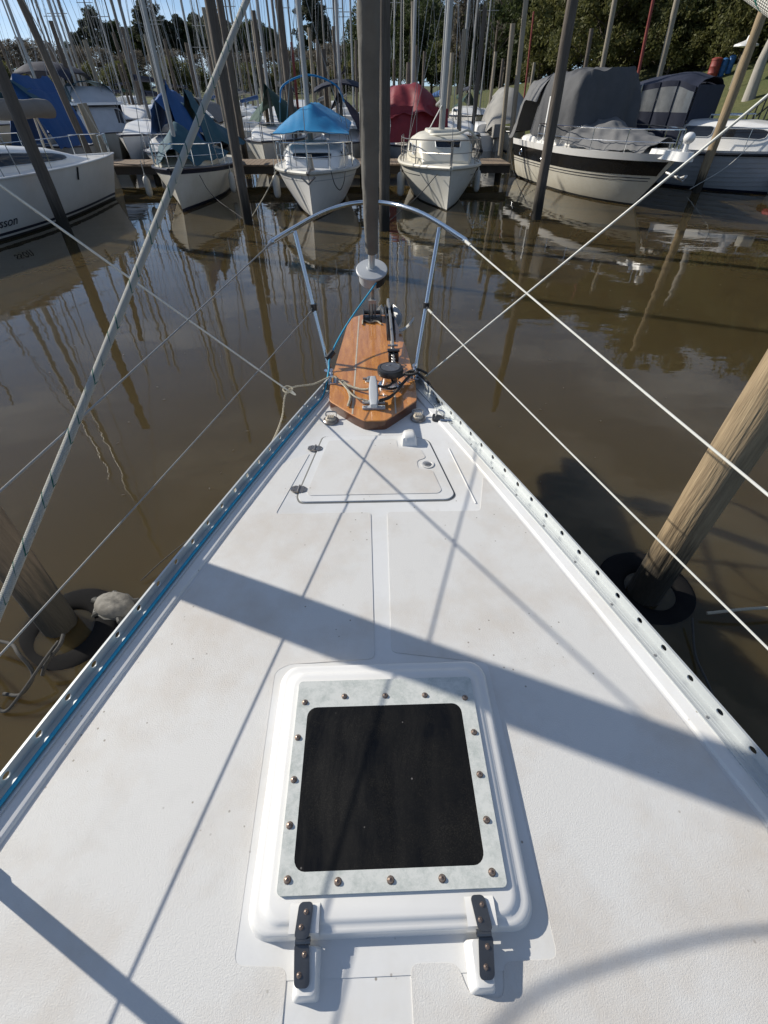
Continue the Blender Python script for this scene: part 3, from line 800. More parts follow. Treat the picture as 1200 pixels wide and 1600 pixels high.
# white cleat with a long horn
mb = MB(); rings = []
for t in [i / 10 for i in range(11)]:
    y = 2.575 - .335 * t; w = .027 * (1 - .35 * abs(2 * t - 1) ** 3); z = PZ + .092 + .006 * abs(2 * t - 1) ** 2
    rings.append([Vector((.015 + p[0] * w / .027, y, z + p[1])) for p in rrect(-.027, .027, -.012, .012, .010, 3)])
mb.loft(rings, True, True, True); cleat = mb.build("bow_cleat", M_gelgrey, yacht, angle=50)
mb = MB()
for y in (2.445, 2.385):
    mb.tube([(.015, y, PZ + .005), (.015, y, PZ + .085)], [.02, .016], 10)
mb.box(-.052, .082, 2.368, 2.398, PZ, PZ + .014); mb.box(-.052, .082, 2.432, 2.462, PZ, PZ + .014); mb.box(-.01, .04, 2.398, 2.432, PZ, PZ + .012)
mb.build("cleat_base", M_gelgrey, cleat, bevel=.003)
mb = MB()
for x in (-.040, .070):
    for y in (2.383, 2.447): mb.lathe([(.007, PZ + .0141), (.006, PZ + .017), (.001, PZ + .018)], 8, Matrix.Translation((x, y, 0)))
mb.build("cleat_bolts", M_galv, cleat)
# bow chocks, round deck plates, fairlead
for x, y, s in ((-.245, 2.735, -1), (.285, 2.785, 1)):
    mb = MB(); mb.box(x - .025, x + .025, y - .05, y + .05, PZ, PZ + .008)
    for yy in (y - .036, y + .036): mb.tube(smooth_path([(x, yy, PZ), (x, yy, PZ + .05), (x - .004, lerp(yy, y, .45), PZ + .065)], 4), .011, 8)
    mb.box(x - .02, x + .02, y - .01, y + .012, PZ, PZ + .03)
    mb.build("bow_chock", M_steel, yacht)
for x, y in ((-.239, 2.348), (.276, 2.356)):
    mb = MB(); Mv = Matrix.Translation((x, y, DZ + .004)); mb.lathe([(.046, 0), (.046, .007), (.040, .012), (.034, .012), (.032, .009)], 24, Mv)
    pl = mb.build("deck_plate", M_steelold, yacht)
    mb = MB(); mb.lathe([(.032, .008), (.030, .020), (.020, .027), (.001, .029)], 20, Mv)
    for i in range(4): mb.box(x - .02 + i * .011, x - .015 + i * .011, y - .018, y + .016, DZ + .024, DZ + .037)
    mb.build("prism_lens", M_inlay, pl)
    mb = MB(); mb.tube(smooth_path([(x - .026, y + .018, DZ + .014), (x - .028, y + .045, DZ + .035), (x + .028, y + .045, DZ + .035), (x + .026, y + .018, DZ + .014)], 5), .0045, 6); mb.build("clip", M_galv, pl)
mb = MB(); mb.prism(rpoly([(.355, 2.325), (.450, 2.300), (.440, 2.365), (.365, 2.400)], .02), DZ + .003, DZ + .014, inset=.003)
pe = mb.build("pad_eye_plate", M_black, yacht)
mb = MB(); mb.tube(smooth_path([(.385, 2.365, DZ + .012), (.390, 2.368, DZ + .05), (.425, 2.345, DZ + .05), (.425, 2.34, DZ + .012)], 5), .0055, 8); mb.tube([(.40, 2.315, DZ + .018), (.47, 2.300, DZ + .022)], .005, 6); mb.build("pad_eye", M_steel, pe)
mb = MB(); mb.tube(smooth_path([(1.045, .30, DZ + .03), (1.028, .292, DZ + .055), (1.012, .272, DZ + .03), (1.03, .25, DZ + .02), (1.045, .262, DZ + .03)], 5), .006, 8); mb.build("block_shackle", M_steel, yacht)

# ------------------------------------------------------------------ ropes on the bow
def rope(name, pts, r, mt, label, n=8, sub=8, cat="rope", parent=None, twist=0):
    P = smooth_path(pts, sub); mb = MB()
    if twist:                                  # laid rope: three strands
        L_ = 0; strands = [[], [], []]
        for i, p in enumerate(P):
            if i: L_ += (p - P[i - 1]).length
            t = (P[min(i + 1, len(P) - 1)] - P[max(0, i - 1)]).normalized(); a = t.orthogonal().normalized() if abs(t.z) > .95 else t.cross(Vector((0, 0, 1))).normalized(); b_ = t.cross(a)
            for k in range(3):
                an = L_ * twist + k * 2 * PI / 3; strands[k].append(p + (a * math.cos(an) + b_ * math.sin(an)) * r * .5)
        for st_ in strands: mb.tube(st_, r * .56, 6)
    else:
        mb.tube(P, r, n)
    o = mb.build(name, mt, parent, angle=60)
    return tag(o, label, cat) if parent is None else o
K = Vector((-.52, 2.638, 1.10))
def ease(y, s=-1, ins=.041): return Vector((CX + s * (half(y) - ins), y, DZ + .022))
# blue furling line along the port toe rail up to the drum
bl = [ease(y) for y in (-1.5, -1.0, -.5, 0, .4, .8, 1.2, 1.6, 2.0, 2.4, 2.62)] + [Vector((-.275, 2.86, DZ + .075)), Vector((-.262, 2.95, DZ + .135)), Vector((-.16, 3.25, DZ + .22)), Vector((.055, 3.615, 1.435))]
rope("furling_line", bl, .0060, M_ropeblue, "thin blue furling line along the left toe rail to the drum", sub=6)
mb = MB(); mb.tube([(-.285, 2.93, DZ + .12), (-.245, 2.97, DZ + .15)], .02, 10); mb.build("line_guide", M_black, yacht)
# mooring warps to the two near piles
rope("mooring_line", [K + Vector((.02, .01, -.005)), K, K.lerp(Vector((-2.0, 1.905, 2.96)), .3) - Vector((0, 0, .004)), K.lerp(Vector((-2.0, 1.905, 2.96)), .7) - Vector((0, 0, .004)), (-1.97, 1.90, 2.93)], .0052, M_wire, "thin pale mooring line from knotted rope up to the left pile")
KR = Vector((.362, 2.80, 1.10))
rope("mooring_line", [KR, KR.lerp(Vector((1.86, 1.78, 3.10)), .3) - Vector((0, 0, .003)), KR.lerp(Vector((1.86, 1.78, 3.10)), .7) - Vector((0, 0, .003)), (1.80, 1.81, 3.04)], .0050, M_wire, "thin pale mooring line from bow chock up to right pile")
rope("bow_rope", [(-.02, 2.42, PZ + .03), (-.10, 2.47, PZ + .035), (-.19, 2.66, PZ + .03), (-.245, 2.735, PZ + .030), (-.36, 2.70, PZ + .0), K, (-.56, 2.50, .98), (-.60, 2.25, .95), (-.66, 2.0, .97), (-.72, 1.74, .99), (-.80, 1.45, .97)], .0062, M_ropetan, "tan laid rope from white cleat through left bow chock and aft", sub=12, twist=190)
rope("bow_rope", [(.05, 2.56, PZ + .05), (-.04, 2.57, PZ + .022), (-.13, 2.63, PZ + .016), (-.18, 2.70, PZ + .014), (-.145, 2.60, PZ + .014), (-.125, 2.50, PZ + .012), (-.135, 2.40, PZ + .012)], .0095, M_ropetan, "tan rope tail looped on the teak in front of windlass", sub=12, twist=190)
rope("bow_rope", [(.05, 2.42, PZ + .03), (.12, 2.47, PZ + .03), (.20, 2.62, PZ + .035), (.245, 2.72, PZ + .03), (.285, 2.785, PZ + .03), (.36, 2.74, PZ - .01), (.40, 2.62, DZ + .03), (.415, 2.50, DZ + .03)], .0105, M_ropedark, "black rope from white cleat through the right bow chock", sub=10, twist=170)
rope("bow_rope", [(.02, 2.52, PZ + .075), (.10, 2.55, PZ + .055), (.19, 2.68, PZ + .05), (.25, 2.76, PZ + .045), (.30, 2.74, PZ + .05), (.27, 2.70, PZ + .055), (.22, 2.73, PZ + .045), (.30, 2.80, PZ + .04), (.37, 2.79, PZ + .015)], .009, M_ropedark, "black rope coiled around the right bow chock beside windlass", sub=10, twist=170)
mb = MB()
mb.tube(smooth_path([K + Vector(p) for p in ((-.03, .02, .01), (0, .03, .012), (.03, 0, .008), (0, -.03, 0), (-.03, 0, .004), (-.01, .025, .016), (.025, .015, .012))], 8), .0045, 8)
tag(mb.build("rope_knot", M_ropetan), "knot joining tan rope and pale line outside left rail", "knot")

# flecked jib sheets from the clew past the camera
def sheet_rope(pts, r, label):
    P = smooth_path(pts, 24); mb = MB(); n = 12; mb.tube(P, r, n)
    o = mb.build("jib_sheet", M_fleck, None, angle=80)
    at_ = o.data.attributes.new("along", 'FLOAT_VECTOR', 'POINT'); L_ = 0; d = []
    for i, p in enumerate(P):
        if i: L_ += (p - P[i - 1]).length
        for j in range(n): d += [L_, abs(2 * j / n - 1), 0]
    at_.data.foreach_set("vector", d)
    return tag(o, label, "rope")
sheet_rope([(.0, 2.30, 3.19), (-.25, 1.32, 2.585), (-.503, .336, 1.976), (-.86, -1.1, 1.12)], .0062, "white rope with green flecks slanting across the left side")
sheet_rope([(.02, 2.30, 3.20), (.141, 1.37, 2.870), (.264, .437, 2.541), (.50, -1.40, 1.89), (.7, -3.0, 1.33)], .0062, "white rope with green flecks crossing the upper right corner")

# ------------------------------------------------------------------ piles, tyres and ropes beside the boat
def pile(x, y, top, r, mt, label, seed=0, lean=(0, 0), group=None, n=16, jit=.10, name="mooring_pile", bottom=-.6):
    k = max(4, int(top * 4)); P = []; rs = []
    for i in range(k + 1):
        t = i / k; z = lerp(bottom, top, t)
        P.append((lean[0] * z + .010 * nz(z * .7, seed), lean[1] * z + .010 * nz(z * .7, seed + 9), z)); rs.append(r * (1.04 - .10 * t) * (1 + .03 * nz(z * 2, seed * 2)))
    mb = MB()
    if n >= 24:                                 # near piles: drying splits, knots and flats
        rings = []; kk = 90; n_ = 44
        for i in range(kk + 1):
            z = lerp(bottom, top, i / kk); c0 = Vector((lean[0] * z + .012 * nz(z * .7, seed), lean[1] * z + .012 * nz(z * .7, seed + 9), z)); ring = []
            for j in range(n_):
                a = 2 * PI * j / n_; ca, sa = math.cos(a), math.sin(a)
                g = abs(nz(ca * 3.2 + seed, sa * 3.2, z * .35)); kn = nz(ca * 1.5, sa * 1.5 + seed, z * 2.2)
                rr = r * (1.03 - .07 * i / kk) * (1 + .05 * nz(ca * .9, sa * .9, z * .8 + seed) + .05 * max(0, kn - .35) - .075 * max(0, 1 - g / .07) + .012 * nz(ca * 6, sa * 6, z * 5))
                ring.append(c0 + Vector((rr * ca, rr * sa, 0)))
            rings.append(ring)
        mb.loft(rings)
    else:
        mb.tube(P, rs, n, jit=jit, seed=seed)
    o = mb.build(name, mt, angle=60); o.location = (x, y, 0)
    return tag(o, label, "pile", group)
pile(-2.0, 1.70, 4.6, .098, M_pileleft, "thick brown timber pile in black tyre at lower left", 1, n=24, lean=(0, .045), jit=.05)
pile(1.805, 1.82, 4.6, .106, M_pile, "thick sunlit timber pile in black tyre at lower right", 2, n=24)
def tyre(x, y, z, label, seed):
    t = thing("tyre", label, "tyre", (x, y, z), seed)
    mb = MB(); prof = []
    for j in range(20):
        a = 2 * PI * j / 20; prof.append((.235 + .088 * math.copysign(abs(math.cos(a)) ** .7, math.cos(a)), .085 * math.copysign(abs(math.sin(a)) ** .6, math.sin(a))))
    rings = [[Vector((r_ * math.cos(2 * PI * i / 40), r_ * math.sin(2 * PI * i / 40), z_)) for r_, z_ in prof] for i in range(40)]
    rings.append(rings[0]); mb.loft(rings, True, False, False); mb.build("carcass", M_rubber, t, angle=60)
    mb = MB()                                   # shallow ribs round the tread
    for zz in (-.03, .0, .03):
        ringp = [Vector((.3225 * math.cos(2 * PI * i / 40), .3225 * math.sin(2 * PI * i / 40), zz)) for i in range(41)]; mb.tube(ringp, .006, 5, caps=False)
    mb.build("tread", M_rubber, t)
    t.rotation_euler = (R(3), R(-4), seed)
    return t
tyre(-1.93, 1.66, -.064, "black tyre floating round the left pile under tangled hoses", .3)
tyre(1.85, 1.86, -.058, "black tyre floating round the right pile in deep shade", 1.3)
tz = lambda *p: [Vector(q) for q in p]
rope("loose_hose", tz((-2.35, 1.55, .10), (-2.10, 1.47, .16), (-1.98, 1.38, .20), (-1.90, 1.30, .12), (-1.96, 1.22, .05), (-2.08, 1.24, .02)), .010, M_ropedark, "black hose looped over the left tyre towards the frame edge", sub=10)
rope("loose_hose", tz((-2.30, 1.42, .06), (-2.18, 1.32, .12), (-2.10, 1.20, .05), (-2.02, 1.14, .02), (-1.92, 1.20, .10), (-1.84, 1.36, .17), (-1.86, 1.50, .12)), .009, M_ropedark, "black hose curling below the left tyre in an open loop", sub=10)
rope("loose_hose", tz((-1.82, 1.52, .16), (-1.80, 1.44, .17), (-1.86, 1.37, .12), (-1.90, 1.33, .05)), .011, M_ropedark, "short black hose stub on the left tyre's near side", sub=8)
rope("thin_line", tz((-1.60, 2.02, .02), (-1.50, 2.14, .06), (-1.30, 2.20, .20), (-1.08, 2.12, .42), (-.80, 1.90, .7)), .004, M_ropedark, "thin black line arching from left tyre to the hull", sub=8)
rope("thin_line", tz((2.10, 1.62, .05), (2.4, 1.62, .09), (2.9, 1.64, .06)), .010, M_ropetan, "tan rope running right from the shaded right tyre", sub=6)
rope("thin_line", tz((1.98, 1.58, .06), (1.90, 1.36, .02), (1.86, 1.18, .04), (1.84, .95, .02), (1.7, .7, .2)), .007, M_ropedark, "dark weedy rope trailing from right tyre towards the hull", sub=6)
# added unseen pile and slack line; line shaped to cast the curved deck shadow
pile(-2.78, -.72, 4.2, .10, M_pileleft, "added unseen timber pile off the left side, holding the slack rope", 8, n=16)
rope("shadow_line", tz((-2.72, -.66, 2.95), (-2.35, .35, 2.58), (-2.08, .78, 2.47), (-1.82, .95, 2.43), (-1.56, 1.03, 2.43), (-1.15, 1.075, 2.43), (-.77, 1.0, 2.40), (-.80, .2, 2.3), (-1.2, -.9, 1.9), (-1.35, -2.4, 1.3)), .0065, M_ropetan, "added unseen tan rope off the left side, casting the curved deck shadow", sub=10)

# turtle basking on the left tyre
tur = thing("turtle", "grey domed turtle basking on the black tyre at left pile", "turtle", (-1.675, 1.80, .030), R(160)); tur.scale = (.88, .88, .88)
mb = MB()
def shell(u, v):
    a = 2 * PI * u; r = math.sin(v * PI / 2); ex = 1 + .10 * math.cos(a)
    x = .150 * r * math.cos(a) * (1.0 if math.cos(a) < 0 else 1.12); y = .105 * r * math.sin(a) * ex
    z = .085 * math.cos(v * PI / 2) ** .75 + .012 * max(0, 1 - abs(y) / .02) * (1 - v)
    q = noise.voronoi(Vector((x * 16, y * 16, z * 9)))[0]; z += .006 * min(1, (q[1] - q[0]) * 3) - .003
    return Vector((x, y, z))
mb.grid(shell, 40, 14, closeu=True)
M_shell = MAT("dry_shell", (.24, .225, .195), .75, col2=(.13, .12, .10), scale=22, mix=.5, bump=.002, bscale=60)
mb.build("shell", M_shell, tur, angle=60)
M_skin = MAT("turtle_skin", (.10, .095, .08), .6, col2=(.05, .05, .045), scale=40)
mb = MB(); mb.tube([(.11, .01, .012), (.155, .012, .016), (.185, .010, .018), (.205, .008, .016)], [.030, .026, .028, .010], 12)
mb.build("head", M_skin, tur)
for sx, sy in ((.09, .085), (.09, -.085), (-.10, .08), (-.10, -.08)):
    mb = MB(); mb.tube([(sx * .8, sy * .8, .012), (sx * 1.15, sy * 1.2, .004), (sx * 1.3, sy * 1.35, -.012)], [.024, .02, .012], 8); mb.build("leg", M_skin, tur)
mb = MB(); mb.tube([(-.15, -.0, .005), (-.12, .07, .003), (0, .112, .002), (.12, .085, .003), (.166, 0, .006), (.12, -.085, .003), (0, -.112, .002), (-.12, -.07, .003), (-.15, 0, .005)], .012, 8); mb.build("shell_rim", M_skin, tur)
# ------------------------------------------------------------------ boats: hull, deck, cabin kit (local x = forward, stern at 0)
class Hull:
    def __init__(s, L, B, fb, fs, rake=.3, tw=.75, tm=.45, draft=.28, p=2.2, sw=1.8, e0=.36, e1=.8, lap=0):
        s.__dict__.update(locals())
    def hbm(s, t):
        if t < s.tm: return s.B / 2 * (s.tw + (1 - s.tw) * math.sin(PI / 2 * t / s.tm))
        return max(.006, s.B / 2 * (1 - ((t - s.tm) / (1 - s.tm)) ** s.p))
    def sheer(s, t): return s.fs + (s.fb - s.fs) * t ** s.sw
    def P(s, t, u, side, off=0):
        zk = -s.draft * (1 - t ** 5) - .08; zs = s.sheer(t); e = lerp(s.e0, s.e1, t ** 2.5); h = s.hbm(t)
        z = zk + (zs - zk) * u; y = h * max(u, 1e-4) ** e + off
        if s.lap:
            fr = (u * s.lap) % 1.0; y += .020 * (1 - fr) * (1 if h > .1 else h / .1)
        return Vector((s.L * t - s.rake * (1 - u) * t ** 4 + off * t ** 6, side * y, z))
    def uz(s, t, z):
        zk = -s.draft * (1 - t ** 5) - .08; return (z - zk) / (s.sheer(t) - zk)
    def hull(s, mt, parent, nu=10, nt=26):
        mb = MB(); T = [i / nt for i in range(nt + 1)]
        if s.lap: us = [k / s.lap + d for k in range(s.lap) for d in (0.0005, 1 / s.lap - .0005)]
        else: us = [i / nu for i in range(nu + 1)]
        mb.loft([[s.P(t, u, 1) for u in reversed(us)] + [s.P(t, u, -1) for u in us] for t in T], closed=False)
        mb.add([s.P(0, u, 1) for u in reversed(us)] + [s.P(0, u, -1) for u in us], [tuple(range(2 * len(us)))])
        return mb.build("hull", mt, parent, angle=40)
    def band(s, z0, z1, mt, parent, name, off=.004, t0=0.0, t1=1.0, nt=30, sheer0=None, sheer1=None):
        """z0/z1 heights, or offsets below the sheer when sheer0/1 are given"""
        mb = MB()
        for side in (1, -1):
            def fn(a, b_):
                t = lerp(t0, t1, a); lo = s.uz(t, z0) if sheer0 is None else s.uz(t, s.sheer(t) - sheer0); hi = s.uz(t, z1) if sheer1 is None else s.uz(t, s.sheer(t) - sheer1)
                return s.P(t, lerp(lo, hi, b_), side, off)
            mb.grid(fn, nt, 2)
        return mb.build(name, mt, parent)
    def deck(s, mt, parent, dz=-.02, camber=.05, nt=22):
        mb = MB()
        def fn(a, b_):
            h = s.hbm(a); q = 2 * b_ - 1; return Vector((s.L * a, q * h * .985, s.sheer(a) + dz + camber * (1 - q * q) * min(1, h)))
        mb.grid(fn, nt, 8); return mb.build("deck", mt, parent)
    def rub(s, mt, parent, r=.03, dz=-.02, name="rub_rail"):
        mb = MB()
        for side in (1, -1): mb.tube([s.P(i / 24, 1, side, .006) + Vector((0, 0, dz)) for i in range(25)], r, 7)
        return mb.build(name, mt, parent)
    def rails(s, mt, parent, t0, t1, h, n=5, mid=True, inset=.06, r=.014, nose=True, name="pulpit"):
        mb = MB(); T = [lerp(t0, t1, i / 10) for i in range(11)]
        def pt(t, side, z): p = s.P(t, 1, side); return Vector((p.x, side * max(0, abs(p.y) - inset), p.z + z))
        port = [pt(t, 1, h) for t in T]; star = [pt(t, -1, h) for t in T]
        if nose: mb.tube(port + [Vector((s.L * t1 + .05, 0, s.sheer(1) + h))] + list(reversed(star)), r, 7)
        else: mb.tube(port, r, 7); mb.tube(star, r, 7)
        if mid:
            for side in (1, -1): mb.tube([pt(t, side, h * .5) for t in T], r * .6, 6)
        for k in range(n):
            for side in (1, -1):
                t = lerp(t0, t1, k / (n - 1)); mb.tube([pt(t, side, -.02), pt(t, side, h)], r * .9, 6)
        return mb.build(name, mt, parent)

class Cabin:
    """stations (x, half width, height), superellipse sections standing on z0(x)"""
    def __init__(s, st, z0, k=.42, k2=.55, tumble=.0): s.st = st; s.z0 = z0; s.k = k; s.k2 = k2; s.tum = tumble
    def at(s, x):
        st = s.st
        for a, b_ in zip(st, st[1:]):
            if x <= b_[0]:
                t = (x - a[0]) / (b_[0] - a[0]); t = max(0, min(1, t)); return lerp(a[1], b_[1], t), lerp(a[2], b_[2], t)
        return st[-1][1], st[-1][2]
    def P(s, x, a, off=0):
        w, h = s.at(x); th = PI * a; c_, s_ = math.cos(th), max(0.0, math.sin(th))
        z = (h + off) * s_ ** s.k2; y = (w + off) * math.copysign(abs(c_) ** s.k, c_) * (1 - s.tum * (z / max(h, .01)))
        return Vector((x, y, s.z0(x) + z))
    def build(s, mt, parent, name="cabin", n=28, sub=6):
        xs_ = []
        for a, b_ in zip(s.st, s.st[1:]): xs_ += [lerp(a[0], b_[0], i / sub) for i in range(sub)]
        xs_.append(s.st[-1][0]); mb = MB()
        rings = [[s.P(x, j / n) for j in range(n + 1)] for x in xs_]; mb.loft(rings, closed=False)
        mb.add(rings[0], [tuple(reversed(range(n + 1)))]); mb.add(rings[-1], [tuple(range(n + 1))])
        return mb.build(name, mt, parent, angle=45)
    def patch(s, x0, x1, a0, a1, mt, parent, name="window", off=.012, n=8, skew=0, round_=.0, frame=True):
        mb = MB()
        def fn(u, v):
            vv = v; a = lerp(a0, a1, vv); uu = u
            if round_: # rounded ends
                e = abs(2 * vv - 1); k = round_ * (1 - math.sqrt(max(0, 1 - e ** 4))); uu = k + u * (1 - 2 * k)
            return s.P(lerp(x0, x1, uu) + skew * (vv - .5), a, off)
        mb.grid(fn, n, n); w_ = mb.build(name, mt, parent)
        if frame:
            ring = [fn(i / 8, 0) for i in range(8)] + [fn(1, i / 8) for i in range(8)] + [fn(1 - i / 8, 1) for i in range(8)] + [fn(0, 1 - i / 8) for i in range(9)]
            mb = MB(); mb.tube(ring, .011, 6, caps=False); mb.build("frame", M_alupaint, w_)
        return w_

def spar(name, parent, a, b_, r0, r1, mt, n=10, squash=1.0):
    mb = MB(); mb.tube([a, Vector(a).lerp(Vector(b_), .5), b_], [r0, (r0 + r1) / 2, r1], n, squash=squash); return mb.build(name, mt, parent)
def wires(name, parent, segs, r, mt):
    mb = MB()
    for a, b_ in segs: mb.tube([a, b_], r, 5)
    return mb.build(name, mt, parent)
def cloth(name, parent, fn, nu, nv, mt, thick=.012, wr=.03, ws=3.0, seed=0):
    mb = MB()
    def g(u, v):
        p = Vector(fn(u, v)); q = p * ws + Vector((seed * 7.3, 0, seed))
        cr = max(0, 1 - abs(nz(q.x * .55 + q.z * .9, q.y * .7, seed)) * 5) * wr * .55       # sharp tension creases
        return p + Vector((nz(q.x, q.y, q.z) * wr * .6 + cr * .5, nz(q.y + 5, q.z, q.x) * wr * .6 + cr * .5 * (1 if p.y > 0 else -1), nz(q.z, q.x + 9, q.y) * wr + cr * .6))
    mb.grid(g, nu, nv, thick); return mb.build(name, mt, parent, angle=60)
def fender(loc, label, r=.10, h=.55):
    mb = MB(); mb.lathe([(.02, 0), (r * .7, .03), (r, .10), (r, h - .1), (r * .7, h - .03), (.025, h), (.02, h + .06)], 14); mb.tube([(0, 0, h + .05), (0, 0, h + .35)], .012, 6)
    o = mb.build("fender", M_fender); o.location = loc; return tag(o, label, "fender")
A90 = R(-90)

# --- dock behind the first row
dock = thing("dock", "weathered timber dock running behind the first row of boats", "dock")
mb = MB(); y0, y1 = 19.35, 21.0
for i in range(133):
    x = -15 + i * .150; mb.box(x, x + .138, y0 + .02 * nz(i * 3.3), y1, .50 + .006 * nz(i * 1.7), .545 + .006 * nz(i * 1.7))
o_ = mb.build("deck_planks", M_dock, dock, smooth=False); o_["kind"] = "stuff"
mb = MB(); mb.box(-15, 4.94, 19.42, 19.50, .28, .497); mb.box(-15, 4.94, 20.8, 20.88, .28, .497); mb.build("beam", M_dockdark, dock, smooth=False)
for i in range(9):
    mb = MB(); mb.tube([(-14.4 + i * 2.38, 19.75, -.6), (-14.4 + i * 2.38, 19.75, .49)], .11, 10); mb.build("support_post", M_pilegrey, dock)

# --- boat with the bright blue awning
b = thing("sailboat", "small white sailboat under a bright blue awning at the dock", "sailboat", (-1.36, 19.0, 0), A90)
H = Hull(5.75, 2.28, 1.02, .82, rake=.30, tw=.72, draft=.25); H.hull(M_gel, b); H.deck(M_gel, b); H.rub(M_fender, b, .045, -.03)
H.band(-.04, .05, M_boot, b, "boot_stripe"); H.band(0, 0, M_gelgrey, b, "cove_line", t0=.05, t1=.97, sheer0=.20, sheer1=.185)
cab = Cabin([(1.2, .80, .46), (2.6, .86, .50), (3.7, .80, .44), (4.05, .74, .36), (4.42, .66, .04)], lambda x: H.sheer(x / 5.75) - .0, .35, .42); cab.build(M_gel, b)
for s0, s1 in ((.06, .19), (.81, .94)):
    for x0, x1 in ((3.35, 3.72), (2.5, 3.05)): cab.patch(x0, x1, s0, s1, M_glass, b, round_=.25)
cab.patch(4.12, 4.26, .40, .62, M_glass, b, round_=.2); cab.patch(3.86, 4.02, .13, .24, M_glass, b); cab.patch(3.86, 4.02, .76, .87, M_glass, b)
mb = MB(); mb.box(2.9, 3.6, -.3, .3, H.sheer(.55) + .46, H.sheer(.55) + .53); mb.build("sliding_hatch", M_gelold, b, bevel=.015)
spar("mast", b, (3.05, -.12, 1.25), (2.95, -.18, 8.6), .070, .055, M_mast)
spar("boom", b, (3.0, -.12, 2.12), (.35, -.05, 2.05), .045, .04, M_mast)
def aw(u, v):
    q = 2 * u - 1; x = 4.05 - 3.7 * v; ridge = 2.20 - .10 * v; fr = sm(v / .28); edge_ = 1.60 + .04 * v
    apex = lerp(1.66 + .02 * math.cos(q * 3), ridge, fr); w = .98
    z = edge_ + (apex - edge_) * max(0, 1 - abs(q)) ** .85
    return (x + .12 * (1 - abs(q)) * (1 - fr), -.05 + q * w, z)
cloth("awning", b, aw, 28, 26, M_bluetarp, wr=.035, ws=2.6, seed=1)
wires("awning_batten", b, [((4.02, -1.0, 1.60), (4.08, 0, 1.64)), ((4.08, 0, 1.64), (4.02, .92, 1.60))], .016, M_fender)
mb = MB(); mb.tube(smooth_path([(2.2, -.95, 2.16), (2.25, -.80, 2.50), (2.25, -.1, 2.70), (2.25, .6, 2.50), (2.2, .80, 2.16)], 6), .022, 8); mb.build("bimini_hoop", M_bluetarp, b)
H.rails(M_steel, b, .62, .985, .52, 4, True)
wires("rigging", b, [((5.72, 0, 1.02), (3.0, -.15, 8.2)), ((3.0, 1.0, .95), (2.97, -.16, 7.6)), ((3.0, -1.0, .95), (2.97, -.16, 7.6)), ((2.5, .98, .95), (3.0, -.1, 4.4)), ((2.5, -.98, .95), (3.0, -.1, 4.4)), ((3.5, -1.0, .95), (4.02, -1.0, 1.6)), ((3.5, .98, .95), (4.0, .92, 1.6)), ((1.8, -1.02, .9), (2.2, -1.0, 1.62)), ((1.8, 1.02, .9), (2.2, .92, 1.62)), ((4.5, -.4, 1.0), (4.05, -.45, 1.62)), ((4.5, .4, 1.0), (4.05, .45, 1.62))], .009, M_wiregrey)
mb = MB(); mb.tube([(5.0, 0, 1.0), (5.02, 0, 1.28)], [.09, .05], 10); mb.tube([(5.3, .1, 1.02), (5.72, .05, 1.06), (5.85, 0, .98)], .03, 8); mb.tube([(5.78, -.16, .93), (5.86, 0, .80), (5.78, .16, .93)], .025, 8); mb.build("bow_roller", M_steelold, b)
fender((-2.55, 15.9, .12), "white fender hanging on the left side of blue awning boat")
rope("hanging_rope", tz((-.85, 13.75, .98), (-.78, 13.70, .74), (-.66, 13.78, .60), (-.56, 13.92, .74), (-.52, 14.0, .95)), .010, M_ropedark, "dark rope loop hanging on blue awning boat's bow", sub=8)
rope("mooring_line", tz((-2.35, 14.9, .85), (-2.6, 14.2, .45), (-2.85, 13.3, .12)), .012, M_ropetan, "tan mooring line from blue awning boat to dark pile", sub=6)

# --- cream-topped white boat with the bare mast
b = thing("sailboat", "small white sailboat with bare mast and rounded cream cabin", "sailboat", (2.16, 19.4, 0), A90)
H = Hull(5.0, 2.30, .98, .84, rake=.22, tw=.78, draft=.25, p=2.6); H.hull(M_gelold, b); H.deck(M_gelcream, b); H.rub(M_gelcream, b, .045, -.03)
H.band(-.04, .03, M_antifoul, b, "boot_stripe"); H.band(0, 0, M_boot, b, "cove_line", t0=.05, t1=.80, sheer0=.245, sheer1=.230)
cab = Cabin([(.9, .84, .56), (2.3, .88, .68), (3.1, .82, .66), (3.5, .76, .56), (3.95, .62, .08)], lambda x: H.sheer(x / 5.0) - .0, .42, .62); cab.build(M_gelcream, b)
cab.patch(3.56, 3.72, .42, .53, M_glass, b, round_=.15); cab.patch(2.95, 3.30, .86, .96, M_glassgrey, b, round_=.1); cab.patch(2.95, 3.30, .04, .14, M_glass, b, round_=.2); cab.patch(2.2, 2.7, .05, .14, M_glass, b, round_=.2); cab.patch(2.2, 2.7, .86, .95, M_glass, b, round_=.2)
mb = MB(); mb.prism(rrect(2.0, 3.2, -.46, .46, .2), H.sheer(.55) + .62, H.sheer(.55) + .71, inset=.05); mb.build("sliding_hatch", M_gelcream, b, angle=50)
spar("mast", b, (2.75, -.02, 1.45), (2.72, .02, 9.0), .085, .065, M_mast)
spar("boom", b, (2.7, -.05, 2.2), (.3, .1, 2.05), .05, .045, M_mast)
mb = MB(); mb.box(-.06, .06, -.008, .008, -.28, .28, mat=Matrix.Translation((2.86, -.22, 1.86)) @ Matrix.Rotation(R(-32), 4, 'X')); mb.build("paddle_blade", M_fender, b)
H.rails(M_steelold, b, .12, .985, .52, 5, True)
mb = MB(); mb.tube(smooth_path([(3.0, -.5, 1.50), (3.4, -.25, 1.52), (3.7, .3, 1.56), (3.6, .6, 1.62), (3.4, .9, 1.42)], 6), .03, 8); mb.build("furled_awning_pole", M_gelcream, b)
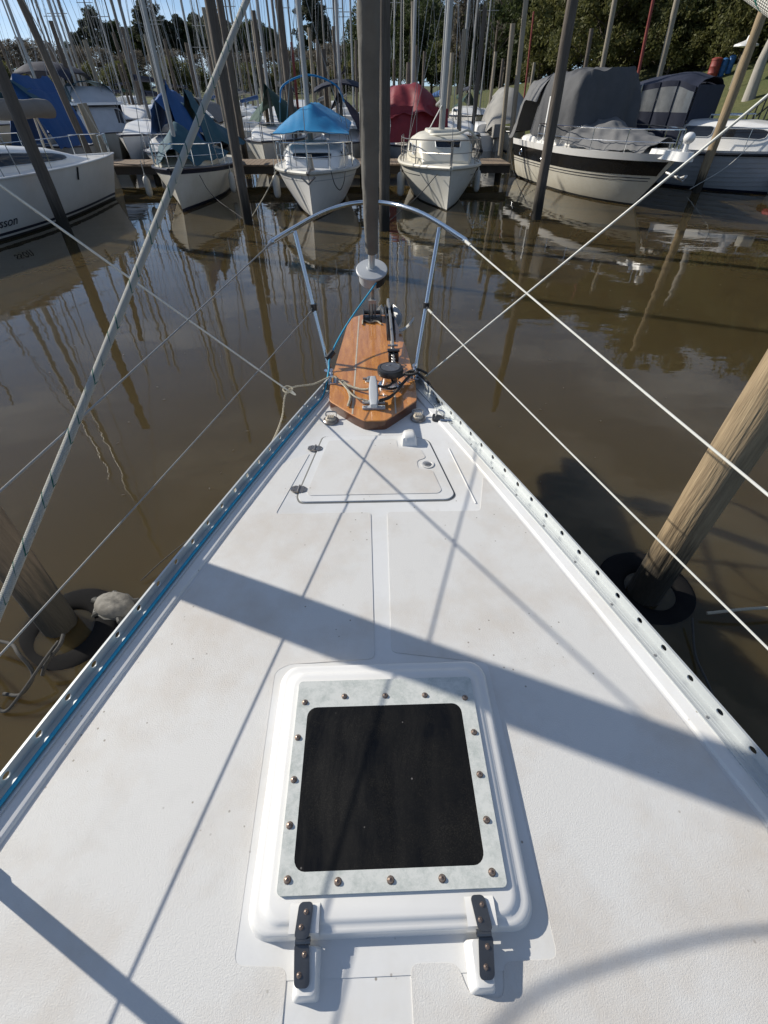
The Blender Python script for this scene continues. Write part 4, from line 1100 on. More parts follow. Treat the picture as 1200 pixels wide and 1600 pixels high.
wires("rigging", b, [((4.98, 0, .98), (2.75, 0, 8.6)), ((2.7, 1.0, .9), (2.72, 0, 8)), ((2.7, -1.0, .9), (2.72, 0, 8)), ((2.2, 1.02, .9), (2.74, 0, 4.6)), ((2.2, -1.02, .9), (2.74, 0, 4.6))], .008, M_wiregrey)
fender((1.02, 16.6, .05), "cream fender hanging on bare mast boat's left side", .11, .6); fender((3.36, 16.9, .10), "cream fender hanging on bare mast boat's right side", .09, .55)
rope("mooring_line", tz((1.85, 14.7, .80), (1.3, 13.9, .45), (.45, 12.6, .10)), .010, M_ropedark, "dark mooring line from bare mast boat to middle pile", sub=6)

# --- boat draped in blue and teal tarps
b = thing("sailboat", "white sailboat with navy stripe draped in blue and teal tarps", "sailboat", (-5.35, 20.4, 0), R(-86))
H = Hull(6.1, 2.25, .98, .72, rake=.40, tw=.7, draft=.25, p=2.0); H.hull(M_gelold, b); H.deck(M_gelcream, b); H.rub(M_boot, b, .03, -.02)
H.band(-.04, .07, M_boot, b, "boot_stripe"); H.band(0, 0, M_boot, b, "sheer_stripe", sheer0=.13, sheer1=.03)
cab = Cabin([(1.5, .72, .34), (3.6, .74, .36), (4.4, .62, .26), (4.8, .5, .04)], lambda x: H.sheer(x / 6.1), .42, .6); cab.build(M_gelcream, b); cab.patch(3.2, 4.3, .84, .95, M_glass, b, round_=.15); cab.patch(3.2, 4.3, .05, .16, M_glass, b, round_=.15)
spar("mast", b, (4.9, .02, .95), (4.75, .10, 8.2), .055, .045, M_mast)
spar("boom", b, (3.6, -.1, 2.2), (.5, -.1, 1.9), .04, .04, M_mast)
def tp(u, v):
    q = 2 * u - 1; x = 3.9 - 1.9 * v; r_ = 2.58 - .85 * v ** .8; w = .12 + .62 * v ** .7
    return (x + .25 * abs(q), -.12 + q * w + .1 * math.sin(v * 4), 1.02 + (r_ - 1.02) * (1 - abs(q) ** 1.4))
cloth("blue_tarp", b, tp, 20, 18, M_bluedark, wr=.10, ws=2.2, seed=3)
def tp2(u, v):
    q = 2 * u - 1; x = 3.2 - 2.9 * v; r_ = 2.45 - .75 * v; return (x - .2 * abs(q), .15 + q * (.35 + .7 * v), 1.12 + (r_ - 1.12) * (1 - abs(q) ** 1.1) + .10 * math.sin(6 * v))
cloth("teal_tarp", b, tp2, 20, 22, M_teal, wr=.12, ws=2.0, seed=4)
def tp3(u, v):
    q = 2 * u - 1; x = 5.2 - 2.2 * v; r_ = 1.30 + .52 * math.sin(PI * min(1, v * 1.1)) ; return (x, q * (.50 + .55 * v), .98 + .22 * (1 - abs(q)) + (r_ - 1.2) * (1 - abs(q) ** 1.5) * .9)
cloth("foredeck_tarp", b, tp3, 22, 18, M_teal, wr=.09, ws=2.4, seed=5)
H.rails(M_steel, b, .60, .985, .48, 4, True)
wires("rigging", b, [((6.05, 0, .98), (4.78, .08, 8)), ((4.6, 1.0, .9), (4.77, .08, 7)), ((4.6, -1.0, .9), (4.77, .08, 7))], .008, M_wiregrey)
fender((-6.28, 16.2, .12), "white fender at the left bow of tarp draped boat", .09, .5); fender((-4.02, 16.9, .12), "white fender at right side of the tarp draped boat", .09, .5)
rope("mooring_line", tz((-4.6, 15.6, .80), (-4.0, 14.4, .42), (-3.02, 13.2, .10)), .009, M_ropedark, "dark mooring line from tarp draped boat to dark pile", sub=6)

# --- big white yacht at the left edge, bow to the dock
b = thing("sailing_yacht", "large white yacht with black wraparound windows and lettered hull", "sailboat", (-10.3, 8.25, 0), R(72.5))
H = Hull(9.5, 3.25, 1.03, 1.12, rake=.55, tw=.82, tm=.42, draft=.3, p=2.1, sw=1.2, e0=.22, e1=.6); H.hull(M_gel, b, nt=34); H.deck(M_gel, b, dz=-.02, camber=.08)
H.band(-.05, .05, M_antifoul, b, "bottom_paint"); H.band(.095, .15, M_boot, b, "boot_stripe"); H.rub(M_gel, b, .022, .01, "toe_rail")
cab = Cabin([(1.6, 1.05, .40), (3.2, 1.15, .52), (5.0, 1.12, .50), (6.6, .95, .34), (7.9, .62, .05)], lambda x: H.sheer(x / 9.5) - .0, .36, .62, .12); cab.build(M_gel, b)
for a0, a1 in ((.035, .185), (.815, .965)):
    w = cab.patch(3.3, 6.9, a0, a1, M_glass, b, round_=.16, n=14)
cab.patch(6.15, 6.5, .065, .155, M_alu, b, "port_ring", off=.018, round_=.3, frame=False); cab.patch(6.21, 6.44, .080, .140, M_glass, b, "port_light", off=.022, round_=.3, frame=False)
cab.patch(4.7, 4.78, .05, .17, M_gel, b, "window_bar", off=.016, skew=.3, frame=False)
spar("mast", b, (5.05, 0, 1.5), (4.95, 0, 12), .09, .07, M_mast, squash=.7)
H.rails(M_steel, b, .90, .985, .46, 2, False, r=.011); H.rails(M_steel, b, .08, .78, .55, 5, False, r=.008, nose=False, name="lifeline")
wires("rigging", b, [((9.4, 0, 1.05), (5.0, 0, 11.5)), ((4.8, 1.5, 1.05), (5, 0, 11)), ((4.8, -1.5, 1.05), (5, 0, 11)), ((4.4, 1.5, 1.05), (5, 0, 6)), ((4.4, -1.5, 1.05), (5, 0, 6))], .010, M_wiregrey)
mb = MB(); mb.tube([H.P(.70, .98, -1, .02), H.P(.70, .80, -1, .03)], .02, 6); mb.build("hanging_strap", M_black, b)
# lettering on the hull side facing the camera, ending in "sson"
tx = bpy.data.curves.new("lettering", 'FONT'); tx.body = "sson"; tx.size = .27; tx.align_x = 'RIGHT'; tx.extrude = .002; tx.shear = .18
to = bpy.data.objects.new("hull_lettering", tx); COL.objects.link(to); to.parent = b; tx.materials.append(M_boot)
tA = .462; pA = H.P(tA, H.uz(tA, .26), -1, .012); pB = H.P(tA - .06, H.uz(tA - .06, .26), -1, .012); pC = H.P(tA, H.uz(tA, .52), -1, .012)
xax = (pA - pB).normalized(); yax = (pC - pA).normalized(); zax = xax.cross(yax).normalized(); yax = zax.cross(xax)
Mt = Matrix((xax, yax, zax)).transposed().to_4x4(); Mt.translation = pA + zax * .006
bpy.context.view_layer.update(); tme = bpy.data.meshes.new_from_object(to); bpy.data.objects.remove(to)
to = bpy.data.objects.new("hull_lettering", tme); COL.objects.link(to); to.parent = b; to.matrix_local = Mt
rope("mooring_line", tz((-7.75, 16.4, .95), (-7.4, 18.0, .7), (-7.1, 19.4, .56)), .010, M_ropedark, "dark mooring line from the large white yacht's bow to dock", sub=6)

# --- sailboat at the left edge with a grey covered boom
b = thing("sailboat", "sailboat at left edge with a grey covered boom above the yacht", "sailboat", (-11.3, 19.2, 0), R(-91))
H = Hull(5.6, 1.7, .85, .7, rake=.3, tw=.75, draft=.25); H.hull(M_gelold, b); H.deck(M_gel, b); H.rub(M_boot, b, .03)
spar("mast", b, (3.75, .35, .8), (3.7, .35, 9.5), .07, .055, M_mast)
mb = MB()
def bc(u, v):
    a = 2 * PI * u; x = 3.7 - 4.0 * v; w = .15 + .03 * math.sin(9 * v); h = .27 - .06 * v
    return Vector((x + .06 * math.sin(a), .35 + 1.05 * v + w * math.cos(a), 2.06 - .10 * v + h * math.sin(a) + .04 * nz(x * 2, a)))
mb.grid(bc, 20, 24, closeu=True); mb.add([bc(i / 20, 0) for i in range(20)], [tuple(range(20))]); mb.add([bc(i / 20, 1) for i in range(20)], [tuple(reversed(range(20)))]); mb.build("boom_cover", M_boomcover, b, angle=60)
spar("boom_strut", b, (.5, 1.2, .8), (.3, 1.15, 1.85), .03, .03, M_inlay); spar("boom_strut", b, (.2, 1.35, .7), (.3, 1.2, 1.85), .03, .03, M_inlay)

# --- grey-tarped motor cruiser with black hull band
mc = thing("motor_cruiser", "white motor cruiser with black hull band under grey tarps", "motorboat", (6.55, 21.2, 0), R(-80.5))
b = mc; H = Hull(7.3, 2.75, 1.22, 1.10, rake=1.35, tw=.9, tm=.45, draft=.3, p=2.5, sw=2.2, e0=.22, e1=.75); H.hull(M_gelcream, b, nt=34); H.deck(M_gel, b, camber=.06)
H.band(0, 0, M_band, b, "black_band", off=.007, t0=.0, t1=.985, sheer0=.46, sheer1=.14, nt=40); H.band(0, 0, M_gel, b, "gunwale", off=.028, t0=0, t1=.99, sheer0=.13, sheer1=-.03, nt=40)
H.band(0, 0, M_boot, b, "pinstripe", off=.006, t1=.97, sheer0=.535, sheer1=.515); H.band(0, 0, M_boot, b, "pinstripe", off=.006, t1=.97, sheer0=.60, sheer1=.585)
H.band(-.05, .05, M_antifoul, b, "boot_stripe")
for t in (.36, .10):
    mb = MB(); c0 = H.P(t, H.uz(t, H.sheer(t) - .31), -1, .012); c1 = H.P(t + .02, H.uz(t + .02, H.sheer(t + .02) - .31), -1, .012); d = (c1 - c0).normalized(); r1, r2 = (.16, .075) if t > .2 else (.09, .09)
    ringp = [c0 + d * r1 * math.cos(a) + Vector((0, 0, r2 * math.sin(a))) for a in [2 * PI * i / 20 for i in range(21)]]
    mb.tube(ringp, .018, 6, caps=False); mb.add([p for p in ringp[:-1]], [tuple(range(20))], m=1); mb.build("porthole", [M_steel, M_glass], b)
cab = Cabin([(.4, 1.12, .18), (2.2, 1.10, .40), (3.2, .98, .32), (4.8, .70, .18), (6.3, .28, .03)], lambda x: H.sheer(x / 7.3) - .01, .38, .6); cab.build(M_gel, b)
mb = MB(); mb.box(2.0, 2.08, -1.14, -1.08, 1.2, 2.25); mb.box(2.0, 2.08, 1.08, 1.14, 1.2, 2.25); mb.build("screen_frame", M_gel, b, bevel=.01)
def wind_(u, v): q = 2 * u - 1; return (2.35 + .75 * (1 - v) - .35 * abs(q) ** 2, q * 1.08 * (1 - .1 * v), 1.62 + .68 * v)
mb = MB(); mb.grid(wind_, 10, 4, .01); mb.build("windscreen", M_glassgrey, b)
def tent(u, v):
    q = 2 * u - 1; x = 3.45 - 2.3 * v; w = 1.20; top = lerp(1.50, 2.84, sm(v / .07) ** .8) - .06 * max(0, v - .3)
    z = 1.30 + (top - 1.30) * (max(0.0, 1 - abs(q) ** 7)) ** .8
    drape = .07 * math.sin(q * 8 + 2.2 * math.sin(v * 3)) * (1 - (z - 1.3) / 1.6) + .05 * math.sin(q * 15 + v * 9) * abs(q)
    return (x + drape + .12 * (1 - sm(v / .1)), q * (w + .09 * math.sin(x * 5) * (1 - (z - 1.3) / 1.6)), z)
cloth("cockpit_tarp", b, tent, 44, 40, M_greydark, wr=.11, ws=2.4, seed=6)
def aft(u, v):
    q = 2 * u - 1; x = 1.35 - 1.75 * v; top = 2.74 - .12 * v - 1.3 * max(0, v - .8) / .2; lo = 2.12 - 1.0 * sm((v - .45) / .4)
    return (x, q * (1.23 + .05 * v), lerp(lo, top, max(0, 1 - abs(q) ** 6) ** .8))
cloth("aft_tarp", b, aft, 34, 22, M_greytarp, wr=.06, ws=2.2, seed=7)
def fore(u, v):
    q = 2 * u - 1; x = 3.30 + 3.1 * v; w = lerp(1.20, .40, v ** 1.5)
    z = H.sheer(min(1, x / 7.3)) + .03 + lerp(.62, .20, v ** .8) * (1 - abs(q) ** 3) ** .9 + .045 * math.sin(q * 6 + v * 7) * (1 - .6 * v)
    return (x, q * w, z)
cloth("foredeck_tarp", b, fore, 40, 34, M_greytarp, wr=.11, ws=2.6, seed=8)
H.rails(M_steel, b, .25, .97, .50, 6, True, inset=.10)
mb = MB(); mb.prism(rpoly([(6.5, -.38), (7.55, -.22), (7.72, 0), (7.55, .22), (6.5, .38)], .1), 1.14, 1.32, inset=.05); mb.build("bow_platform", M_gel, b, angle=50)
mb = MB(); mb.ball((7.45, -.05, 1.58), .13, 16, sq=(1, 1, .9)); mb.tube([(7.45, -.05, 1.31), (7.45, -.05, 1.5)], [.06, .05], 10); mb.build("search_light", M_gel, b)
mb = MB(); mb.tube([(6.95, -.1, 1.32), (6.95, -.1, 1.44)], .05, 10); mb.tube([(6.95, .1, 1.32), (6.95, .1, 1.42)], .05, 10); mb.build("bow_cleat", M_steel, b)
mb = MB(); mb.tube([(7.0, 0, .86), (7.55, 0, .80), (7.72, 0, .86)], .035, 8); mb.tube([(7.6, -.14, .86), (7.66, 0, .76), (7.6, .14, .86)], .025, 8); mb.build("anchor", M_galv, b)
rope("mooring_line", tz((5.15, 16.6, 1.3), (4.8, 15.2, .7), (4.38, 13.6, .15)), .010, M_ropedark, "dark mooring line from black band cruiser to its pile", sub=6)
rope("mooring_line", tz((5.05, 20.6, 1.05), (4.75, 18, .4), (4.3, 14.2, .10)), .008, M_ropedark, "slack line from black band cruiser's stern to the pile", sub=6)

# --- lapstrake cabin cruiser with navy canopy
b = thing("cabin_cruiser", "white lapstrake cabin cruiser with navy canopy and clear panels", "motorboat", (9.35, 21.05, 0), R(-50)); b.scale = (.86, .92, 1.04)
H = Hull(7.2, 2.9, 1.02, .90, rake=.75, tw=.86, tm=.4, draft=.3, p=2.2, sw=1.6, e0=.30, e1=.7, lap=11); H.hull(M_gelgrey, b, nt=34); H.lap = 0; H.deck(M_gel, b); H.rub(M_band, b, .045, -.04); H.band(0, 0, M_gel, b, "gunwale", off=.03, sheer0=.02, sheer1=-.05)  # white hull in grey gelcoat: the neighbouring cruiser's shade put into its colour
H.band(-.05, .06, M_boot, b, "boot_stripe", off=.03)
cab = Cabin([(2.0, 1.18, .60), (2.6, 1.16, .72), (4.6, 1.04, .70), (5.6, .86, .60), (5.95, .76, .10)], lambda x: H.sheer(x / 7.2), .26, .42, .10); cab.build(M_gel, b)
for a0, a1 in ((.05, .20), (.80, .95)):
    cab.patch(2.1, 2.5, a0, a1, M_glass, b, round_=.05); cab.patch(2.75, 3.75, a0, a1, M_glass, b, round_=.12); cab.patch(3.85, 5.45, a0, a1, M_glass, b, round_=.12)
cab.patch(5.66, 5.86, .30, .70, M_glass, b)
for s_ in (-.55, .55):
    mb = MB(); mb.tube([(3.3, s_, 1.66), (3.3, s_, 1.76), (4.4, s_, 1.78), (4.4, s_, 1.68)], .018, 7); mb.build("grab_rail", M_steel, b)
def ctop(u, v): q = 2 * u - 1; x = 2.75 - 2.75 * v; return (x, q * 1.14, 2.70 - .20 * abs(q) ** 3 - .12 * (1 - sm(v / .25)) - .42 * max(0, v - .35) ** 1.3)
cloth("canopy_top", b, ctop, 20, 18, M_navy, wr=.025, ws=2)
def side(u0, u1, z0f, z1f, mt, name, s_, y=1.15):
    mb = MB()
    def fn(u, v): x = lerp(u0, u1, u); return Vector((x, s_ * (y + .03 * math.sin(3 * u)), lerp(z0f(x), z1f(x), v)))
    mb.grid(fn, 8, 4, .008); return mb.build(name, mt, b)
ztop = lambda x: ctop(1, (2.75 - x) / 2.75)[2] + .01
for s_ in (-1, 1):
    for i in range(3):
        xa, xb = .78 + i * .65, .78 + i * .65 + .61; side(xa, xb, lambda x: 1.80, lambda x: ztop(x) - .13, M_glassgrey, "clear_panel", s_); side(xa, xb, lambda x: .98, lambda x: 1.80, M_navy, "side_curtain", s_)
        side(xa, xb, lambda x: ztop(x) - .13, ztop, M_navy, "canopy_valance", s_); side(xb, xb + .04, lambda x: 1.0, ztop, M_navy, "canopy_seam", s_, 1.155)
    side(-.45, .76, lambda x: 1.02, lambda x: min(ztop(max(x, .0)), 1.1 + (x + .45) * 2.4), M_glassgrey, "quarter_panel", s_)
def frp(u, v): q = 2 * u - 1; return (2.77, q * 1.13, lerp(1.55, 2.42, v))
mb = MB(); mb.grid(frp, 8, 4, .008); mb.build("front_curtain", M_navy, b)
def aftp(u, v): q = 2 * u - 1; return (-.45 + .5 * v, q * 1.12, 1.05 + 1.10 * v)
mb = MB(); mb.grid(aftp, 10, 4, .008); mb.build("aft_panel", M_glassgrey, b)
wires("canopy_frame", b, [((-.47 + 0 * i, -1.0 + i * .66, 1.05), (.03, -1.0 + i * .66, 2.15)) for i in range(4)] + [((.76, s_ * 1.17, 1.0), (.76, s_ * 1.17, 2.45)) for s_ in (-1, 1)] + [((-.2, s_ * 1.17, 1.02), (.75, s_ * 1.17, 2.3)) for s_ in (-1, 1)], .022, M_fender)
H.rails(M_steel, b, .55, .98, .55, 4, False, inset=.08)
mb = MB(); mb.box(5.9, 6.4, -.72, -.35, 1.02, 1.34); mb.build("deck_box", M_gelcream, b, bevel=.03)
rope("mooring_line", tz((11.45, 16.9, 1.35), (10.9, 16.9, .7), (10.2, 17.2, .1)), .010, M_wire, "pale mooring line from lapstrake cruiser's bow to the water", sub=6)
mb = MB(); rings = [[Vector((x, y * w, z)) for y, z in ((-1, .32), (-.9, .02), (0, -.1), (.9, .02), (1, .32))] for x, w in ((0, .5), (1, .62), (1.8, .4), (2.3, .05))]; mb.loft(rings, closed=False)
dg = thing("dinghy", "small white dinghy with red side at the right edge", "dinghy", (13.1, 17.2, 0), R(-100)); mb.build("hull", M_gel, dg)
mb = MB(); mb.tube([(0, -.5, .34), (1, -.63, .34), (1.8, -.41, .34), (2.3, 0, .34), (1.8, .41, .34), (1, .63, .34), (0, .5, .34)], .10, 8); mb.build("red_tube", M_red, dg)
_U = ["", "first", "second", "third", "fourth", "fifth", "sixth", "seventh", "eighth", "ninth", "tenth", "eleventh", "twelfth", "thirteenth", "fourteenth", "fifteenth", "sixteenth", "seventeenth", "eighteenth", "nineteenth"]
_T = {20: "twent", 30: "thirt", 40: "fort", 50: "fift", 60: "sixt", 70: "sevent", 80: "eight"}
ORD = [_U[n] if n < 20 else (_T[n] + "ieth" if n % 10 == 0 else _T[n // 10 * 10] + "y-" + _U[n % 10]) for n in range(1, 90)]
# ------------------------------------------------------------------ second row, beyond the dock
def row2(label, x, yb, L, B, fb, hm, name="sailboat", rz=-90, cabin=True, mast=True, masth=10, mm=None, cab_m=None, stripe=M_boot, cat="sailboat"):
    o = thing(name, label, cat, (x, yb + L, 0), R(rz))
    h = Hull(L, B, fb, fb * .85, rake=.35, tw=.75, draft=.25); h.hull(hm, o, nt=20); h.deck(cab_m or M_gel, o); h.rub(stripe, o, .03, -.02); h.band(-.04, .06, stripe, o, "boot_stripe")
    if cabin:
        c = Cabin([(L * .25, B * .34, .38), (L * .5, B * .37, .42), (L * .66, B * .33, .34), (L * .78, B * .26, .04)], lambda q: h.sheer(q / L), .38, .55); c.build(cab_m or M_gel, o)
        for a0, a1 in ((.05, .17), (.83, .95)): c.patch(L * .36, L * .62, a0, a1, M_glass, o, round_=.12, frame=False)
    if mast:
        spar("mast", o, (L * .56, 0, fb + .3), (L * .55, 0, masth), .065, .05, mm or M_mast)
        wires("rigging", o, [((L * .98, 0, fb), (L * .55, 0, masth - .2)), ((.1, 0, fb), (L * .55, 0, masth - .1)), ((L * .53, B * .46, fb), (L * .55, 0, masth * .85)), ((L * .53, -B * .46, fb), (L * .55, 0, masth * .85))], .008, M_wiregrey)
    return o, h
# tall blue and teal tent at the far left
o, h = row2("boat wrapped in a tall deep blue tent behind left yacht", -11.55, 21.5, 6.5, 2.4, .95, M_gelgrey, cabin=False, mast=False, name="covered_boat"); o.scale = (.50, .80, .92); o.location = (-12.0, 24.8, 0)
def f(u, v):
    q = 2 * u - 1; x = 6.3 - 5.4 * v; r_ = 2.95 + .06 * math.sin(7 * v) - .5 * (1 - sm(v / .05)); return (x, q * (.86 + .22 * abs(q)), .85 + (r_ - 1.25) * min(1, (1 - abs(q)) * 1.9) ** .75 + .42 * max(0, 1 - abs(q) * 3) * sm(v * 8))
cloth("blue_tent", o, f, 30, 16, M_bluedark, wr=.07, ws=1.4, seed=11)
def f(u, v): q = 2 * u - 1; return (6.36 - 1.9 * v, q * (.9 - .25 * v), 2.20 + .62 * (1 - abs(q)) ** .9 + .02)
cloth("teal_flap", o, f, 16, 8, M_teal, wr=.05, ws=2, seed=12)
# navy bimini further left
o, h = row2("sailboat with a dark navy bimini at the far left edge", -13.9, 24.0, 7, 2.6, 1.1, M_gel, masth=11)
def f(u, v): q = 2 * u - 1; return (3.6 - 2.4 * v, q * 1.25, 3.25 - .35 * abs(q) ** 2.5 - .15 * (2 * v - 1) ** 4 * 2)
cloth("bimini", o, f, 16, 10, M_navy, .03, .03, 2)
# flybridge cruiser with teal covers
o = thing("flybridge_cruiser", "white flybridge cruiser with blue side curtains behind large left yacht", "motorboat", (-13.9, 30.6, 0), R(-56)); o.scale = (.84, .84, .84)
h = Hull(7.2, 2.9, 1.25, 1.0, rake=1.0, tw=.88, draft=.3); h.hull(M_gelold, o, nt=22); h.deck(M_gel, o); h.rub(M_boot, o)
c = Cabin([(1.0, 1.2, 1.15), (3.6, 1.2, 1.2), (4.6, 1.15, 1.0), (5.4, .95, .05)], lambda q: h.sheer(q / 7.2), .22, .35, .08); c.build(M_gelgrey, o); c.patch(4.65, 5.15, .2, .46, M_glass, o); c.patch(4.65, 5.15, .54, .8, M_glass, o)
for a0, a1 in ((.06, .22), (.78, .94)): c.patch(2.0, 4.2, a0, a1, M_glass, o)
mb = MB(); mb.prism(rrect(.8, 4.75, -1.28, 1.28, .2), 2.22, 2.32, inset=.03); mb.build("flybridge_deck", M_gel, o, angle=50)
def f(u, v): q = 2 * u - 1; return (4.7 - .9 * v - .3 * abs(q), q * 1.05, 2.32 + .62 * v)
mb = MB(); mb.grid(f, 12, 4, .03); mb.build("flybridge_coaming", M_gelgrey, o)
def f(u, v): q = 2 * u - 1; return (3.9 - 2.6 * v, q * 1.15, 2.35 + .78 * (1 - abs(q) ** 3) ** .6)
cloth("flybridge_cover", o, f, 18, 12, M_teal, wr=.06, ws=2, seed=13)
for s_ in (-1, 1):
    def f(u, v): return (3.9 - 3.2 * u, s_ * (1.24 + .05 * math.sin(9 * u)), 1.1 + 1.15 * v)
    cloth("side_curtain", o, f, 16, 8, M_bluedark, wr=.04, ws=2, seed=14)
# low white boat with a boarding plank
o, h = row2("low white sailboat with navy waterline and leaning white board", -7.75, 21.3, 6.2, 2.3, .72, M_gel, masth=9.5)
mb = MB(); mb.box(5.1, 5.6, -.06, -.03, 0, 1.05, mat=Matrix.Translation((.2, .75, .18)) @ Matrix.Rotation(R(-24), 4, 'X')); mb.build("boarding_board", M_gel, o, bevel=.01)
def f(u, v): q = 2 * u - 1; return (4.4 - 3.4 * v, q * (.55 + .45 * v), 1.05 + (1.05 + .25 * math.sin(3 * v)) * (1 - abs(q) ** 1.4))
cloth("cockpit_tarp", o, f, 18, 16, M_bluedark, wr=.12, ws=1.8, seed=15); h.rails(M_steel, o, .7, .98, .5, 3)
# green covers
o, h = row2("white sailboat with green boom tent behind the blue awning boat", -3.75, 21.4, 6.8, 2.4, 1.02, M_gelold, masth=10.5)
def f(u, v): q = 2 * u - 1; return (4.4 - 3.9 * v, q * (.35 + .80 * sm(v * 2)), 1.32 + (1.12 - .55 * v) * (1 - abs(q) ** 1.2) + .1)
cloth("green_boom_tent", o, f, 18, 18, M_green, wr=.08, ws=2, seed=16); h.rails(M_steel, o, .7, .98, .5, 3)
# navy bimini and cover
o, h = row2("sailboat with a broad navy bimini behind blue awning boat", -.95, 21.6, 6.6, 2.5, .95, M_gelold, masth=11)
def f(u, v): q = 2 * u - 1; return (3.3 - 2.2 * v, q * 1.08, 2.68 - .24 * abs(q) ** 2.2 - .12 * (2 * v - 1) ** 4)
cloth("bimini", o, f, 18, 10, M_navy, .05, .02, 2, 17)
def f(u, v): q = 2 * u - 1; return (5.2 - 3.2 * v, q * (.7 + .5 * v), 1.15 + (1.15 - .25 * v) * (1 - abs(q) ** 1.3))
cloth("navy_cover", o, f, 18, 16, M_navy, wr=.07, ws=2, seed=18)
def f(u, v): a = 2 * PI * u; return Vector((3.2 - 2.6 * v, .16 * math.cos(a), 3.0 + .16 * math.sin(a)))
mb = MB(); mb.grid(f, 10, 6, closeu=True); mb.build("sail_bundle", M_navy, o)
# red tarp
o, h = row2("blue-grey hulled boat under a big crimson tarp", 1.85, 21.2, 6.0, 2.55, .88, M_gelgrey, masth=11, name="covered_boat")
def f(u, v):
    q = 2 * u - 1; x = 5.3 - 4.9 * v; k = sm(v * 4 + .1); r_ = lerp(1.75, 2.50, k) - .25 * max(0, v - .5); w = 1.32
    prof = max(0, 1 - abs(q + .12) ** 2.6 / 1.35); up = 1.10 + (r_ - 1.10) * prof
    return (x + .12 * math.sin(q * 6) + .2 * (1 - abs(q)), q * w, up - .28 * max(0, abs(q) - .75) + .035 * math.sin(13 * q + 4 * v))
cloth("crimson_tarp", o, f, 44, 34, M_red, wr=.10, ws=1.9, seed=19)
def f(u, v): q = 2 * u - 1; return (5.55 - .35 * v, q * 1.05 + .1, .98 + .92 * v + .12 * (1 - abs(q)) * v)
cloth("tarp_front", o, f, 24, 12, M_red, wr=.08, ws=2.4, seed=23)
wires("awning_pole", o, [((4.9, -.3, 1.0), (4.7, -.3, 1.95)), ((4.9, .35, 1.0), (4.7, .35, 1.95))], .02, M_fender)
# grey tarp further back on the left
o, h = row2("boat under a peaked grey tarp behind the tarp draped boat", -8.6, 30, 6, 2.4, .9, M_gel, masth=10, name="covered_boat")
def f(u, v): q = 2 * u - 1; return (4.9 - 4.2 * v, q * 1.05, 1.1 + 1.0 * (1 - abs(q) ** 1.2) * (1 - .3 * v))
cloth("grey_tarp", o, f, 16, 14, M_greytarp, wr=.06, ws=2, seed=20)
# far side of the basin, right of centre
o, h = row2("small white sailboat with dark green cover near grass bank", 7.3, 40.5, 6, 2.2, .85, M_gel, masth=9)
def f(u, v): q = 2 * u - 1; return (3.6 - 3.0 * v, q * .75, 1.2 + (1.0 - .5 * v) * (1 - abs(q) ** 1.1))
cloth("green_cover", o, f, 14, 12, M_green, wr=.05, ws=2, seed=21)
o, h = row2("boat under a beige tarp below the grass bank", 7.9, 29.0, 6.2, 2.3, .85, M_gelcream, mast=False, cabin=False, name="covered_boat", rz=-97, cat="motorboat")
def f(u, v): q = 2 * u - 1; return (5.6 - 5.0 * v, q * 1.12, .78 + (1.62 * sm(v * 2.2 + .3)) * (1 - abs(q) ** 2.2) ** .8)
cloth("beige_tarp", o, f, 22, 18, M_greylight, wr=.06, ws=2, seed=22)
o, h = row2("open white motorboat with outboard beside the beige tarp boat", 6.55, 25.5, 4.4, 1.9, .75, M_gel, mast=False, name="motorboat", cat="motorboat", rz=95)
mb = MB(); mb.box(-.45, -.05, -.2, .2, .55, 1.1); mb.box(-.3, -.15, -.08, .08, -.2, .56); mb.build("outboard_motor", M_greylight, o, bevel=.04)
o, h = row2("white cuddy boat moored end on beyond the small dock", 8.6, 45, 5.5, 2.2, .95, M_gel, mast=False, name="motorboat", cat="motorboat", rz=-100)

